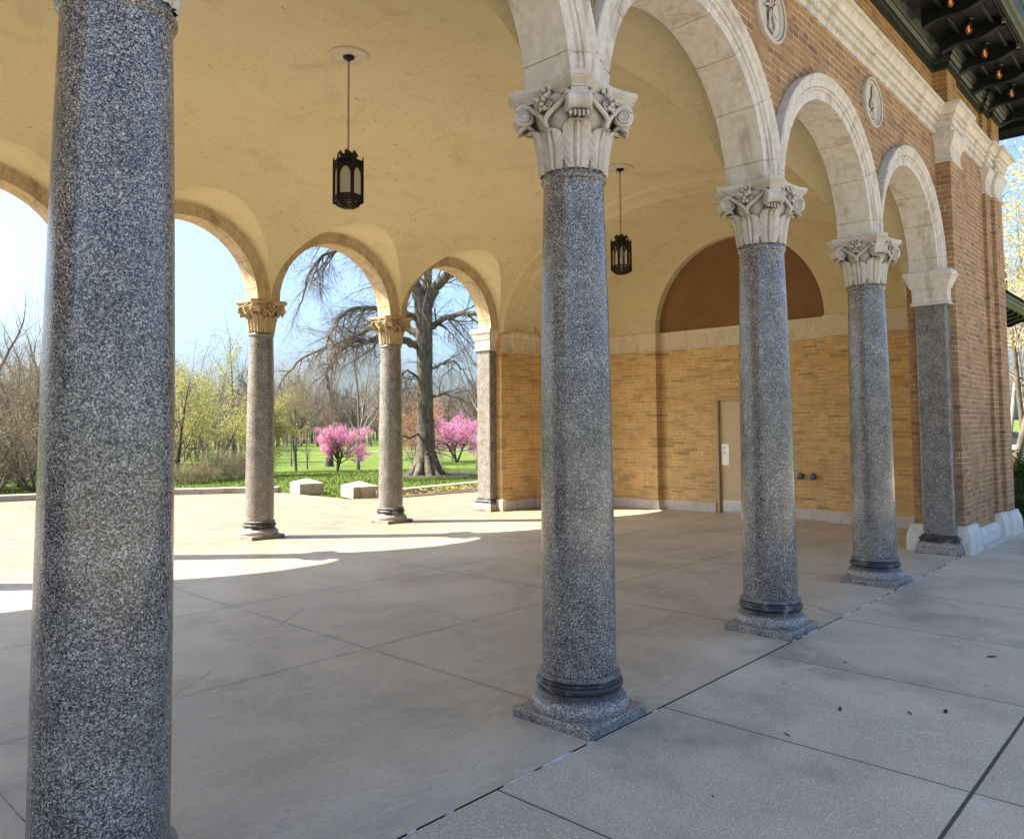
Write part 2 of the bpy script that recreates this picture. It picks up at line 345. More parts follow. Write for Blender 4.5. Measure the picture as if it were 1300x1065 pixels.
def f_clear(nt, b):
    setb(nt, b, Base_Color=(0.95, 0.95, 0.93), Roughness=0.03); b.inputs['Transmission Weight'].default_value = 0.97
    b.inputs['IOR'].default_value = 1.15
CLEAR = mat('clear_lantern_glass', f_clear)
def f_amber(nt, b):
    setb(nt, b, Base_Color=(0.95, 0.62, 0.35), Roughness=0.03); b.inputs['Transmission Weight'].default_value = 0.9
    b.inputs['IOR'].default_value = 1.3
AMBER = mat('amber_bulb_glass', f_amber)
def f_fil(nt, b):
    setb(nt, b, Base_Color=(1.0, 0.45, 0.12), Roughness=0.5, Emission_Color=(1.0, 0.36, 0.08), Emission_Strength=0.12)
FILAMENT = mat('glowing_filament', f_fil)

def f_grass(nt, b):
    p = nt.pos(); n = nt.noise(p, 0.22, 5, 0.6); n2 = nt.noise(p, 3.5, 6, 0.7); n3 = nt.noise(p, 40, 4, 0.7)
    col = nt.mix(nt.rng(n, 0.3, 0.7), (0.075, 0.125, 0.018), (0.12, 0.175, 0.03))
    col = nt.mix(nt.rng(n2, 0.4, 0.75, 0, 0.7), col, (0.07, 0.125, 0.02))
    col = nt.mix(nt.rng(n3, 0.45, 0.75, 0, 0.5), col, (0.22, 0.30, 0.07))
    br = nt.rng(nt.noise(p, 0.5, 5, 0.65), 0.6, 0.72, 0, 0.4)
    col = nt.mix(br, col, (0.20, 0.15, 0.07))
    setb(nt, b, Base_Color=col, Roughness=0.9, Specular_IOR_Level=0.15)
    nt.put(b.inputs['Normal'], nt.bump(nt.m('ADD', n2, n3), 0.9, 0.08))
GRASS = mat('lawn_ground', f_grass)
def f_blade(nt, b):
    p = nt.pos(); n = nt.noise(p, 2.5, 3)
    col = nt.mix(nt.rng(n, 0.3, 0.7), (0.08, 0.145, 0.018), (0.145, 0.215, 0.036))
    setb(nt, b, Base_Color=col, Roughness=0.7, Specular_IOR_Level=0.2)
BLADE = mat('grass_blades', f_blade)
def barkm(name, c1, c2, sc=9):
    def f(nt, b):
        p = nt.obj(); ps = nt.scale(p, (1, 1, 0.22))
        n = nt.noise(ps, sc, 6, 0.7, 0.5)
        setb(nt, b, Base_Color=nt.mix(nt.rng(n, 0.35, 0.65), c1, c2), Roughness=0.95, Specular_IOR_Level=0.15)
        nt.put(b.inputs['Normal'], nt.bump(n, 1.0, 0.06))
    return mat(name, f)
BARK_OAK = barkm('grey_furrowed_bark', (0.05, 0.045, 0.038), (0.22, 0.20, 0.165))
BARK_TWIG = barkm('dark_twig_bark', (0.04, 0.034, 0.028), (0.10, 0.085, 0.07))
BARK_OAKTWIG = barkm('grey_brown_oak_twigs', (0.12, 0.10, 0.08), (0.26, 0.22, 0.175))
BARK_PALE = barkm('pale_grey_twigs', (0.20, 0.165, 0.14), (0.36, 0.31, 0.27))
BARK_WOOD = barkm('hazy_grey_brown_twigs', (0.17, 0.135, 0.115), (0.27, 0.225, 0.20))
BARK_MID = barkm('brown_grey_bark', (0.10, 0.08, 0.065), (0.22, 0.18, 0.15))
def leafm(name, c1, c2, sc=1.4):
    def f(nt, b):
        p = nt.pos(); n = nt.noise(p, sc, 3); n2 = nt.noise(p, 30, 2)
        v = nt.m('ADD', nt.m('MULTIPLY', n, 0.5), nt.m('MULTIPLY', n2, 0.5))
        setb(nt, b, Base_Color=nt.mix(nt.rng(v, 0.35, 0.65), c1, c2), Roughness=0.7, Specular_IOR_Level=0.2)
        b.inputs['Subsurface Weight'].default_value = 0.0
        tr = nt.new('ShaderNodeBsdfTranslucent'); nt.put(tr.inputs[0], nt.mix(nt.rng(v, 0.35, 0.65), c1, c2))
        mx = nt.new('ShaderNodeMixShader'); mx.inputs[0].default_value = 0.35
        nt.l.new(b.outputs[0], mx.inputs[1]); nt.l.new(tr.outputs[0], mx.inputs[2])
        nt.l.new(mx.outputs[0], nt.n['Material Output'].inputs[0])
    return mat(name, f)
LEAF_YG = leafm('yellow_green_leaf', (0.29, 0.29, 0.09), (0.46, 0.45, 0.18))
LEAF_Y = leafm('yellow_catkin_leaf', (0.42, 0.34, 0.10), (0.60, 0.52, 0.20))
LEAF_TAN = leafm('tan_bud_leaf', (0.22, 0.19, 0.10), (0.34, 0.30, 0.17))
LEAF_PINK = leafm('magenta_blossom', (0.58, 0.20, 0.38), (0.80, 0.40, 0.62), 2.5)
LEAF_OR = leafm('rusty_orange_leaf', (0.34, 0.16, 0.09), (0.48, 0.27, 0.15))
LEAF_DK = leafm('dark_shrub_leaf', (0.03, 0.05, 0.015), (0.08, 0.13, 0.035))
LEAF_MOSS = leafm('mossy_sprout', (0.20, 0.19, 0.07), (0.33, 0.33, 0.13))

# ------------------------------------------------------------------ mesh helpers
C = scene.collection
def link(o, parent=None):
    C.objects.link(o)
    if parent is not None: o.parent = parent
    return o
def tag(o, label=None, cat=None, group=None, kind=None):
    if label: o['label'] = label
    if cat: o['category'] = cat
    if group: o['group'] = group
    if kind: o['kind'] = kind
    return o
def empty(name, loc=(0, 0, 0), parent=None, rz=0.0):
    o = bpy.data.objects.new(name, None); o.location = loc; o.rotation_euler = (0, 0, rz); o.empty_display_size = 0.2
    return link(o, parent)
def mesh_obj(name, V, F, m, parent=None, smooth=False, loc=None):
    me = bpy.data.meshes.new(name); me.from_pydata([tuple(v) for v in V], [], F); me.update()
    if smooth: me.polygons.foreach_set('use_smooth', [True] * len(me.polygons))
    if not isinstance(m, (list, tuple)): m = [m]
    for x in m: me.materials.append(x)
    o = bpy.data.objects.new(name, me)
    if loc: o.location = loc
    return link(o, parent)
def np_obj(name, V, F, m, parent=None, smooth=False):
    """V (n,3) array, F list of (k,nsides) int arrays"""
    me = bpy.data.meshes.new(name)
    F = [f for f in F if len(f)]
    nl = sum(f.size for f in F); nf = sum(len(f) for f in F)
    me.vertices.add(len(V)); me.vertices.foreach_set('co', np.asarray(V, np.float32).ravel())
    me.loops.add(nl); me.polygons.add(nf)
    me.loops.foreach_set('vertex_index', np.concatenate([f.ravel() for f in F]).astype(np.int32))
    tot = np.concatenate([np.full(len(f), f.shape[1]) for f in F]).astype(np.int32)
    st = np.concatenate([[0], np.cumsum(tot)[:-1]]).astype(np.int32)
    me.polygons.foreach_set('loop_start', st); me.polygons.foreach_set('loop_total', tot)
    if smooth: me.polygons.foreach_set('use_smooth', np.ones(nf, bool))
    me.update(calc_edges=True)
    me.materials.append(m)
    return link(bpy.data.objects.new(name, me), parent)

class MB:
    def __init__(s): s.V = []; s.F = []
    def add(s, V, F):
        o = len(s.V); s.V += [tuple(v) for v in V]; s.F += [tuple(i + o for i in f) for f in F]
    def box(s, x0, x1, y0, y1, z0, z1):
        s.add([(x0, y0, z0), (x1, y0, z0), (x1, y1, z0), (x0, y1, z0), (x0, y0, z1), (x1, y0, z1), (x1, y1, z1), (x0, y1, z1)],
              [(0, 3, 2, 1), (4, 5, 6, 7), (0, 1, 5, 4), (1, 2, 6, 5), (2, 3, 7, 6), (3, 0, 4, 7)])
    def lathe(s, prof, n=32, c=(0, 0, 0), capb=True, capt=True):
        V = []; F = []
        for r, z in prof:
            for i in range(n):
                a = 2 * pi * i / n; V.append((c[0] + r * cos(a), c[1] + r * sin(a), c[2] + z))
        for k in range(len(prof) - 1):
            for i in range(n):
                j = (i + 1) % n; F.append((k * n + i, k * n + j, (k + 1) * n + j, (k + 1) * n + i))
        if capb: F.append(tuple(range(n - 1, -1, -1)))
        if capt: F.append(tuple((len(prof) - 1) * n + i for i in range(n)))
        s.add(V, F)
    def tube(s, pts, rad, n=8, closed=False):
        pts = [Vector(p) for p in pts]; N = len(pts)
        if not isinstance(rad, (list, tuple)): rad = [rad] * N
        V = []; F = []; up = None
        for i in range(N):
            if closed: t = (pts[(i + 1) % N] - pts[i - 1]).normalized()
            else: t = (pts[min(i + 1, N - 1)] - pts[max(i - 1, 0)]).normalized()
            if up is None:
                up = t.orthogonal().normalized()
            up = (up - t * up.dot(t)).normalized(); w = t.cross(up)
            for k in range(n):
                a = 2 * pi * k / n; V.append(pts[i] + (up * cos(a) + w * sin(a)) * rad[i])
        for i in range(N if closed else N - 1):
            for k in range(n):
                a, b_ = i * n, ((i + 1) % N) * n; j = (k + 1) % n
                F.append((a + k, a + j, b_ + j, b_ + k))
        if not closed: F.append(tuple(range(n - 1, -1, -1))); F.append(tuple((N - 1) * n + k for k in range(n)))
        s.add(V, F)
    def prism(s, poly, ax, lo, hi):
        """poly of 2D points extruded along axis ax ('x','y','z')"""
        n = len(poly)
        def P(a, b_, c):
            return {'x': (c, a, b_), 'y': (a, c, b_), 'z': (a, b_, c)}[ax]
        V = [P(a, b_, lo) for a, b_ in poly] + [P(a, b_, hi) for a, b_ in poly]
        F = [(i, (i + 1) % n, n + (i + 1) % n, n + i) for i in range(n)] + [tuple(range(n - 1, -1, -1)), tuple(range(n, 2 * n))]
        s.add(V, F)
    def arch(s, prof, xc, zc, a0=0.0, a1=pi, joints=(), n=48):
        """closed profile [(r,y)] swept round a half circle; joints = angles of V grooves"""
        angs = [(a0 + (a1 - a0) * i / n, 0) for i in range(n + 1)]
        for j in joints:
            for d, k in ((-0.0055, 0), (-0.003, 1), (0.003, 1), (0.0055, 0)):
                angs = [x for x in angs if abs(x[0] - (j + d)) > 0.002] + [(j + d, k)]
        angs.sort()
        ry = [sum(p[0] for p in prof) / len(prof), sum(p[1] for p in prof) / len(prof)]
        V = []; F = []; m = len(prof)
        for a, k in angs:
            for r, y in prof:
                if k:
                    r = r + (0.010 if r < ry[0] else -0.010); y = y + (0.008 if y < ry[1] else -0.008)
                V.append((xc + r * cos(a), y, zc + r * sin(a)))
        for i in range(len(angs) - 1):
            for k in range(m):
                j = (k + 1) % m; F.append((i * m + k, (i + 1) * m + k, (i + 1) * m + j, i * m + j))
        F.append(tuple(range(m))); F.append(tuple((len(angs) - 1) * m + k for k in range(m - 1, -1, -1)))
        s.add(V, F)
    def path(s, prof, pts, closed=False):
        """profile [(out, z)] swept along a horizontal polyline, mitred; 'out' is to the right of travel"""
        n = len(pts); m = len(prof); V = []; F = []
        for i in range(n):
            p = Vector(pts[i])
            def d(a, b_): return (Vector(pts[b_ % n]) - Vector(pts[a % n])).normalized()
            if closed or 0 < i < n - 1:
                t0, t1 = d(i - 1, i), d(i, i + 1)
            elif i == 0: t0 = t1 = d(0, 1)
            else: t0 = t1 = d(n - 2, n - 1)
            n0 = Vector((t0.y, -t0.x)); n1 = Vector((t1.y, -t1.x))
            b_ = n0 + n1; b_ = b_ / max(1e-6, b_.dot(n0))
            for o, z in prof: V.append((p.x + b_.x * o, p.y + b_.y * o, z))
        for i in range(n if closed else n - 1):
            for k in range(m):
                j = (k + 1) % m; a, c = i * m, ((i + 1) % n) * m
                F.append((a + k, c + k, c + j, a + j))
        if not closed:
            F.append(tuple(range(m))); F.append(tuple((n - 1) * m + k for k in range(m - 1, -1, -1)))
        s.add(V, F)
    def build(s, name, m, parent=None, smooth=False, bevel=0.0, loc=None, fix=True):
        o = mesh_obj(name, s.V, s.F, m, parent, smooth, loc)
        if fix:
            bm = bmesh.new(); bm.from_mesh(o.data); bmesh.ops.recalc_face_normals(bm, faces=bm.faces); bm.to_mesh(o.data); bm.free()
        if bevel:
            md = o.modifiers.new('bevel', 'BEVEL'); md.width = bevel; md.segments = 2; md.limit_method = 'ANGLE'; md.angle_limit = radians(40)
        if smooth:
            o.data.set_sharp_from_angle(angle=radians(38))
        return o
def copy_tree(o, parent=None):
    c = o.copy(); C.objects.link(c); c.parent = parent
    for ch in list(o.children): copy_tree(ch, c)
    return c

# ------------------------------------------------------------------ dimensions
S = 2.457; D = 7.9225; ZC = 3.526; RI = 1.045; RE = 1.263
ZT = 3.044; CAPH = 0.478
YC = D / 2; VA = YC - 0.26; VB = 2.11; VZ = 3.45
NB0, NB1 = -4, 3                    # bay edges run from -4*S to 3*S
XP = 7.38; XL = -4 * S - 0.01       # pier faces
XE = 9.50; XR = 9.66                # end wall, niche back
YF, YB = -0.27, D + 0.27
XO = 10.12; XLO = XL - 2.74

# ------------------------------------------------------------------ GROUND
def terrain_z(x, y):
    s = math.hypot(x - 4, y - 6); t = min(1, max(0, (s - 13) / 45)); t = t * t * (3 - 2 * t)
    f = min(1, max(0, (y - 5) / 17)); t *= f * f * (3 - 2 * f)
    far = min(1, max(0, (s - 150) / 250)); far = far * far * (3 - 2 * far)
    return -0.03 - 1.7 * t + 5.0 * far
def build_terrain():
    rings = [0, 6, 10] + [12 + i * 2 for i in range(30)] + [75, 80, 90, 100, 115, 130, 150, 180, 220, 270, 330, 400, 520, 700, 1000, 1500]
    n = 96; V = [(4, 6, terrain_z(4, 6) - 0.04)]; F = []
    rng = random.Random(4)
    for r in rings[1:]:
        for i in range(n):
            a = 2 * pi * i / n; x, y = 4 + r * cos(a), 6 + r * sin(a)
            V.append((x, y, terrain_z(x, y) + (rng.uniform(-0.02, 0.02) if r > 24 else 0) - (0.04 if r < 9 else 0)))
    for i in range(n): F.append((0, 1 + i, 1 + (i + 1) % n))
    for k in range(len(rings) - 2):
        for i in range(n):
            a = 1 + k * n; b_ = a + n; j = (i + 1) % n
            F.append((a + i, b_ + i, b_ + j, a + j))
    o = mesh_obj('grass_ground', V, F, GRASS, smooth=True); tag(o, kind='structure')
build_terrain()

KERB = [(-14.0, 19.0), (-9.0, 19.3), (-4.0, 19.2), (-1.0, 18.8), (1.58, 17.95), (2.24, 17.7), (4.93, 16.6), (6.31, 15.65), (7.0, 15.0)]
KERB_R = [(7.72, 12.0), (8.6, 12.0), (10.0, 12.12), (11.45, 12.27), (14.5, 12.5), (18, 12.6)]
def flat(name, poly, z, m, kind='structure', thick=0.0):
    bm = bmesh.new(); vs = [bm.verts.new((x, y, z)) for x, y in poly]; f = bm.faces.new(vs)
    if f.normal.z < 0: f.normal_flip()
    bm.faces.ensure_lookup_table()
    bm.normal_update()
    for f in bm.faces:
        if f.normal.z < 0: f.normal_flip()
    me = bpy.data.meshes.new(name); bm.to_mesh(me); bm.free(); me.materials.append(m)
    return tag(link(bpy.data.objects.new(name, me)), kind=kind)
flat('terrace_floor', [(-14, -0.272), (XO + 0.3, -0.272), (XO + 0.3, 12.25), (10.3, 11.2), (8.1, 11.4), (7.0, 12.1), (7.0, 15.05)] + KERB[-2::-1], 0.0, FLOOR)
flat('sidewalk', [(-30, -24), (30, -24), (30, -0.6), (XO + 0.5, -0.6), (XO + 0.5, -0.285), (-30, -0.285)], 0.0, WALK)  # unseen part behind the camera added to bounce sunlight onto the facade
flat('joint_bed', [(-14, -0.30), (XO + 0.4, -0.30), (XO + 0.4, -0.26), (-14, -0.26)], -0.012, DARK)
# white caulk flecks left in the joint between floor and walk
mb = MB(); rng = random.Random(11); x = -1.6
while x < 7.4:
    L_ = rng.uniform(0.015, 0.07) if rng.random() < 0.7 else rng.uniform(0.08, 0.26)
    dens = 0.9 if (x < -0.25 or 0.9 < x < 1.2 or 1.85 < x < 7.3) else 0.25
    if rng.random() < dens:
        w = rng.uniform(0.005, 0.012); y0 = -0.281 + rng.uniform(-0.004, 0.004); n = max(3, int(L_ / 0.012))
        top = []; bot = []
        for i in range(n + 1):
            xx = x + L_ * i / n; ww = w * (0.4 + 0.9 * rng.random()) * sin(pi * (0.08 + 0.84 * i / n))
            top.append((xx, y0 + ww + rng.uniform(-.002, .002))); bot.append((xx, y0 - ww))
        mb.prism(bot + top[::-1], 'z', -0.008, 0.0035)
    x += L_ + rng.uniform(0.02, 0.16 if dens > 0.5 else 0.5)
tag(mb.build('caulk_flecks', CAULK), kind='stuff', label='broken white caulk in the joint between hall floor and walk')
# mulch strip between paving and the low wall, and planting bed right of the pier
flat('mulch_bed', [(7.75, 12.0), (8.1, 11.45), (10.3, 11.25), (12.5, 12.25), (11.45, 12.3), (8.6, 12.05)], 0.012, SOIL)
flat('planting_bed', [(XO + 0.45, -0.55), (30, -0.55), (30, 3.5), (XO + 0.35, 3.5)], 0.008, SOIL)

# low kerb walls round the terrace
def wall_run(name, pts, h, w, m, label):
    mb = MB(); prof = [(-w / 2, -0.05), (w / 2, -0.05), (w / 2, h - 0.012), (w / 2 - 0.012, h), (-w / 2 + 0.012, h), (-w / 2, h - 0.012)]
    mb.path(prof, pts)
    o = mb.build(name, m); tag(o, label, 'low wall'); return o
wall_run('kerb_wall', [(x, y + 0.12) for x, y in KERB], 0.14, 0.34, CONC_W, 'long low concrete wall curving behind the terrace on the left')
wall_run('kerb_wall', [(x, y + 0.15) for x, y in KERB_R], 0.14, 0.30, CONC_W, 'low concrete wall running right from the opening toward the hall')
def block(name, cx, cy_, a, sx, sy, h, label):
    mb = MB(); e = 0.0
    t = [(-sx / 2, -sy / 2), (sx / 2, -sy / 2), (sx / 2, sy / 2), (-sx / 2, sy / 2)]
    V = [(x, y, -0.03) for x, y in t] + [(x, y, h) for x, y in t] + [(0, 0, h + 0.11)]
    mb.add(V, [(3, 2, 1, 0), (0, 1, 5, 4), (1, 2, 6, 5), (2, 3, 7, 6), (3, 0, 4, 7), (4, 5, 8), (5, 6, 8), (6, 7, 8), (7, 4, 8)])
    o = mb.build(name, CONC_W, bevel=0.012); o.location = (cx, cy_, 0); o.rotation_euler.z = a
    tag(o, label, 'stone block', 'pointed blocks at the terrace opening'); return o
block('pyramid_cap_block', 7.42, 14.50, radians(75), 0.85, 0.62, 0.25, 'square concrete block with pointed top left of the opening in the low wall')
block('pyramid_cap_block', 7.62, 12.55, radians(75), 0.85, 0.62, 0.25, 'square concrete block with pointed top right of the opening in the low wall')

# ------------------------------------------------------------------ PAVILION
pav = empty('pavilion')
tag(pav, 'open arcaded pavilion of tan brick and limestone with granite columns and yellow vaulted ceiling', 'pavilion')

# --- column
def bell_r(z): # capital bell radius
    pts = [(0, .168), (.04, .172), (.12, .178), (.2, .19), (.28, .215), (.34, .245), (.40, .27), (.48, .29)]
    for (a, ra), (b_, rb) in zip(pts, pts[1:]):
        if z <= b_: return ra + (rb - ra) * (z - a) / (b_ - a)
    return .29
def leaf(mb, ang, z0, h, w, curl, lobes=6, thick=0.012, side=0.0):
    nu, nv = 22, 44; V = []; F = []
    for j in range(nv + 1):
        v = j / nv
        if v < 0.74:
            z = z0 + h * v / 0.80; out = 0.010 + 0.012 * v
        else:
            t = (v - 0.74) / 0.26; ph = t * 2.4
            rr = curl
            z = z0 + h * 0.925 + rr * 0.9 * sin(ph); out = 0.019 + rr * (1 - cos(ph))
        ww = w * (0.62 + 0.48 * sin(pi * min(1, v * 0.92 + 0.08))) * (1 - 0.75 * max(0, v - 0.8) / 0.2 * 0.8)
        ww *= 0.96 + 0.14 * abs(sin(v * lobes * pi + .4))
        r0 = bell_r(min(z, z0 + h * 0.95))
        for i in range(nu + 1):
            u = -1 + 2 * i / nu
            rel = out + thick * (1 - abs(u) ** 4 * 1.5)
            rel += 0.009 * math.exp(-(u / 0.10) ** 2) - 0.009 * math.exp(-((abs(u) - 0.20) / 0.07) ** 2)
            rel += 0.0085 * (abs(sin((abs(u) * 1.3 - v * lobes * 0.5) * 2 * pi)) - 0.55) * min(1, max(0, abs(u) - .18) * 4) * (1 - 0.25 * v)
            if i in (0, nu): rel = -0.006 if v < 0.74 else rel - thick * 0.8
            r = r0 + rel; a = ang + u * ww / max(r0, 0.1) / 1.0
            V.append((r * cos(a), r * sin(a), z))
    for j in range(nv):
        for i in range(nu):
            a = j * (nu + 1) + i; F.append((a, a + 1, a + nu + 2, a + nu + 1))
    # closing back sheet
    o = len(V)
    for j in range(nv + 1):
        for i in (0, nu // 2, nu):
            x, y, z = V[j * (nu + 1) + i]; r = math.hypot(x, y); k = (r - 0.018) / r
            V.append((x * k, y * k, z - 0.004))
    for j in range(nv):
        for q in range(2):
            a = o + j * 3 + q; F.append((a + 3, a + 4, a + 1, a))
        F.append((j * (nu + 1), (j + 1) * (nu + 1), o + (j + 1) * 3, o + j * 3))
        F.append(((j + 1) * (nu + 1) + nu, j * (nu + 1) + nu, o + j * 3 + 2, o + (j + 1) * 3 + 2))
    t = nv * (nu + 1)
    F.append((t, o + nv * 3, o + nv * 3 + 1, t + nu // 2)); F.append((t + nu // 2, o + nv * 3 + 1, o + nv * 3 + 2, t + nu))
    mb.add(V, F)
def capital_mesh():
    mb = MB()
    mb.lathe([(0.168, -0.004), (0.172, 0.04), (0.178, 0.12), (0.19, 0.2), (0.212, 0.28), (0.235, 0.34), (0.25, 0.39), (0.24, 0.41)], 40)
    # abacus with concave sides and cut corners
    def loop(k, z, hw):
        P = []
        rc = 0.372 * k
        for c in range(4):
            a = pi / 4 + c * pi / 2; d = Vector((cos(a), sin(a))); t = Vector((-sin(a), cos(a)))
            d2 = Vector((cos(a + pi / 2), sin(a + pi / 2))); t2 = Vector((-sin(a + pi / 2), cos(a + pi / 2)))
            A = d * rc + t * hw; B = d2 * rc - t2 * hw; n_ = Vector((cos(a + pi / 4), sin(a + pi / 4)))
            P.append(d * rc - t * hw)
            for i in range(11):
                s_ = i / 10; q = A.lerp(B, s_) - n_ * (0.052 * k * 4 * s_ * (1 - s_)); P.append(q)
        return [(p.x, p.y, z) for p in P]
    lv = [(0.86, 0.392, 0.040), (0.90, 0.398, 0.042), (0.90, 0.412, 0.042), (0.93, 0.425, 0.046), (0.975, 0.437, 0.050), (0.985, 0.440, 0.052), (0.985, 0.446, 0.052), (1.0, 0.450, 0.055), (1.0, 0.474, 0.055), (0.99, 0.478, 0.054)]
    V = []; F = []; n = 48
    for k, z, hw in lv: V += loop(k, z, hw)
    n = len(V) // len(lv)
    for j in range(len(lv) - 1):
        for i in range(n):
            q = (i + 1) % n; F.append((j * n + i, j * n + q, (j + 1) * n + q, (j + 1) * n + i))
    F.append(tuple(range(n - 1, -1, -1))); F.append(tuple((len(lv) - 1) * n + i for i in range(n)))
    mb.add(V, F)
    for c in range(4):
        a = pi / 4 + c * pi / 2; d = Vector((cos(a), sin(a), 0)); t = Vector((-sin(a), cos(a), 0)); zv = Vector((0, 0, 1))
        # volute drum under the abacus corner, waisted in the middle
        cc = d * 0.285 + zv * 0.335; R0 = 0.060; prof = [(-0.066, 0.052), (-0.062, 0.061), (-0.052, 0.0615), (-0.04, 0.054), (-0.015, 0.050), (0.015, 0.050), (0.04, 0.054), (0.052, 0.0615), (0.062, 0.061), (0.066, 0.052)]
        V = []; F = []; n = 26
        for s_, r in prof:
            for i in range(n):
                an = 2 * pi * i / n; V.append(cc + t * s_ + d * (r * cos(an)) + zv * (r * sin(an)))
        for j in range(len(prof) - 1):
            for i in range(n):
                q = (i + 1) % n; F.append((j * n + i, j * n + q, (j + 1) * n + q, (j + 1) * n + i))
        F.append(tuple(range(n))); F.append(tuple((len(prof) - 1) * n + i for i in range(n - 1, -1, -1)))
        mb.add(V, F)
        for sg in (-1, 1):     # spiral relief on both cheeks, running back along the flank
            pts = []; rad = []
            for i in range(46):
                th = -2.2 + i / 45 * 4.1 * pi; rr = 0.012 + 0.041 * (1 - i / 45) ** 0.9
                ang = pi - th
                pts.append(cc + t * (sg * 0.066) + d * (rr * cos(ang)) + zv * (rr * sin(ang))); rad.append(0.0085 - 0.004 * i / 45)
            mb.tube(pts, rad, 6)
            # stalk from the middle of each face to the volute
            n_ = (d + t * sg).normalized()
            p0 = n_ * (bell_r(.2) + 0.02) - t * sg * 0.0 + zv * 0.19
            p1 = n_ * (bell_r(.3) + 0.035) + zv * 0.30 + d * 0.02
            p2 = d * 0.245 + t * sg * 0.075 + zv * 0.365
            p3 = d * 0.29 + t * sg * 0.068 + zv * 0.392
            p4 = d * 0.335 + t * sg * 0.066 + zv * 0.362
            p0 = n_ * (bell_r(.2) + 0.012) + t * sg * 0.0 + zv * 0.18
            p1 = n_ * (bell_r(.3) + 0.020) + zv * 0.275 + d * 0.012
            K = [p0, p0, p1, p2, p3, p4, p4]; ctrl = []
            for q in range(1, 5):
                for u_ in range(5):
                    w_ = u_ / 5; a_, b2, c2, d2_ = K[q - 1], K[q], K[q + 1], K[q + 2]
                    ctrl.append(0.5 * ((2 * b2) + (c2 - a_) * w_ + (2 * a_ - 5 * b2 + 4 * c2 - d2_) * w_ * w_ + (3 * b2 - a_ - 3 * c2 + d2_) * w_ ** 3))
            ctrl.append(p4); nn = len(ctrl)
            mb.tube(ctrl, [.007 + .009 * sin(pi * min(1, .15 + .75 * q / nn)) for q in range(nn)], 8)
        # flat face between the cheeks above the drum
        mb.add([d * 0.20 - t * 0.05 + zv * 0.30, d * 0.20 + t * 0.05 + zv * 0.30, d * 0.33 + t * 0.05 + zv * 0.36, d * 0.33 - t * 0.05 + zv * 0.36,
                d * 0.20 - t * 0.05 + zv * 0.40, d * 0.20 + t * 0.05 + zv * 0.40, d * 0.33 + t * 0.045 + zv * 0.40, d * 0.33 - t * 0.045 + zv * 0.40],
               [(0, 3, 2, 1), (4, 5, 6, 7), (0, 1, 5, 4), (1, 2, 6, 5), (2, 3, 7, 6), (3, 0, 4, 7)])
        # small acanthus tuft hanging below each volute
        for k in range(5):
            w = (k - 2) * 0.021
            pts = [d * (0.232) + t * w * 0.8 + zv * 0.262, d * 0.262 + t * w + zv * 0.285, d * 0.298 + t * w * 1.1 + zv * 0.272, d * 0.318 + t * w * 1.1 + zv * (0.238 + abs(w) * .25)]
            mb.tube(pts, [0.010, 0.013, 0.0125, 0.005], 7)
        leaf(mb, a, 0.0, 0.245, 0.080, 0.028, 6)
        leaf(mb, a + pi / 4, 0.0, 0.215, 0.072, 0.022, 6)
        # spiral inner helices under the flower of each face
        n_ = (d + t).normalized(); tt = Vector((-n_.y, n_.x, 0))
        for sg in (-1, 1):
            pts = []
            for i in range(30):
                th = i / 29 * 3.2 * pi; rr = 0.005 + 0.020 * (1 - i / 29)
                pts.append(n_ * (bell_r(.33) + 0.022) + tt * (sg * (0.034 + rr * cos(pi + th) * -1)) + zv * (0.335 + rr * sin(th)))
            mb.tube(pts, 0.0055, 5)
        # flower on the middle of the abacus side, with berries below
        fc = n_ * 0.243 + zv * 0.435
        rng = random.Random(c)
        for k in range(6):
            an = k * pi / 3 + 0.3; q = fc + tt * (0.030 * cos(an)) + zv * (0.030 * sin(an))
            ell(mb, q, 0.020, n_, 0.6)
        ell(mb, fc + n_ * 0.012, 0.014, n_, 1.0)
        for k, (du, dz) in enumerate(((-.024, -.058), (.022, -.060), (0, -.082), (-.045, -.050), (.043, -.052), (-.012, -.104), (.014, -.106))):
            ell(mb, n_ * (bell_r(.435 + dz) + 0.026) + tt * du + zv * (0.435 + dz), 0.0165, n_, 1.0)
    return mb
def ell(mb, c, r, nrm, flat_):
    n, m = 9, 6; t = Vector((-nrm.y, nrm.x, 0)); z = Vector((0, 0, 1)); V = []; F = []
    for j in range(m + 1):
        ph = -pi / 2 + pi * j / m
        for i in range(n):
            a = 2 * pi * i / n
            V.append(c + (t * cos(a) + z * sin(a)) * (r * cos(ph)) + nrm * (r * flat_ * sin(ph)))
    for j in range(m):
        for i in range(n):
            q = (i + 1) % n; F.append((j * n + i, j * n + q, (j + 1) * n + q, (j + 1) * n + i))
    mb.add(V, F)
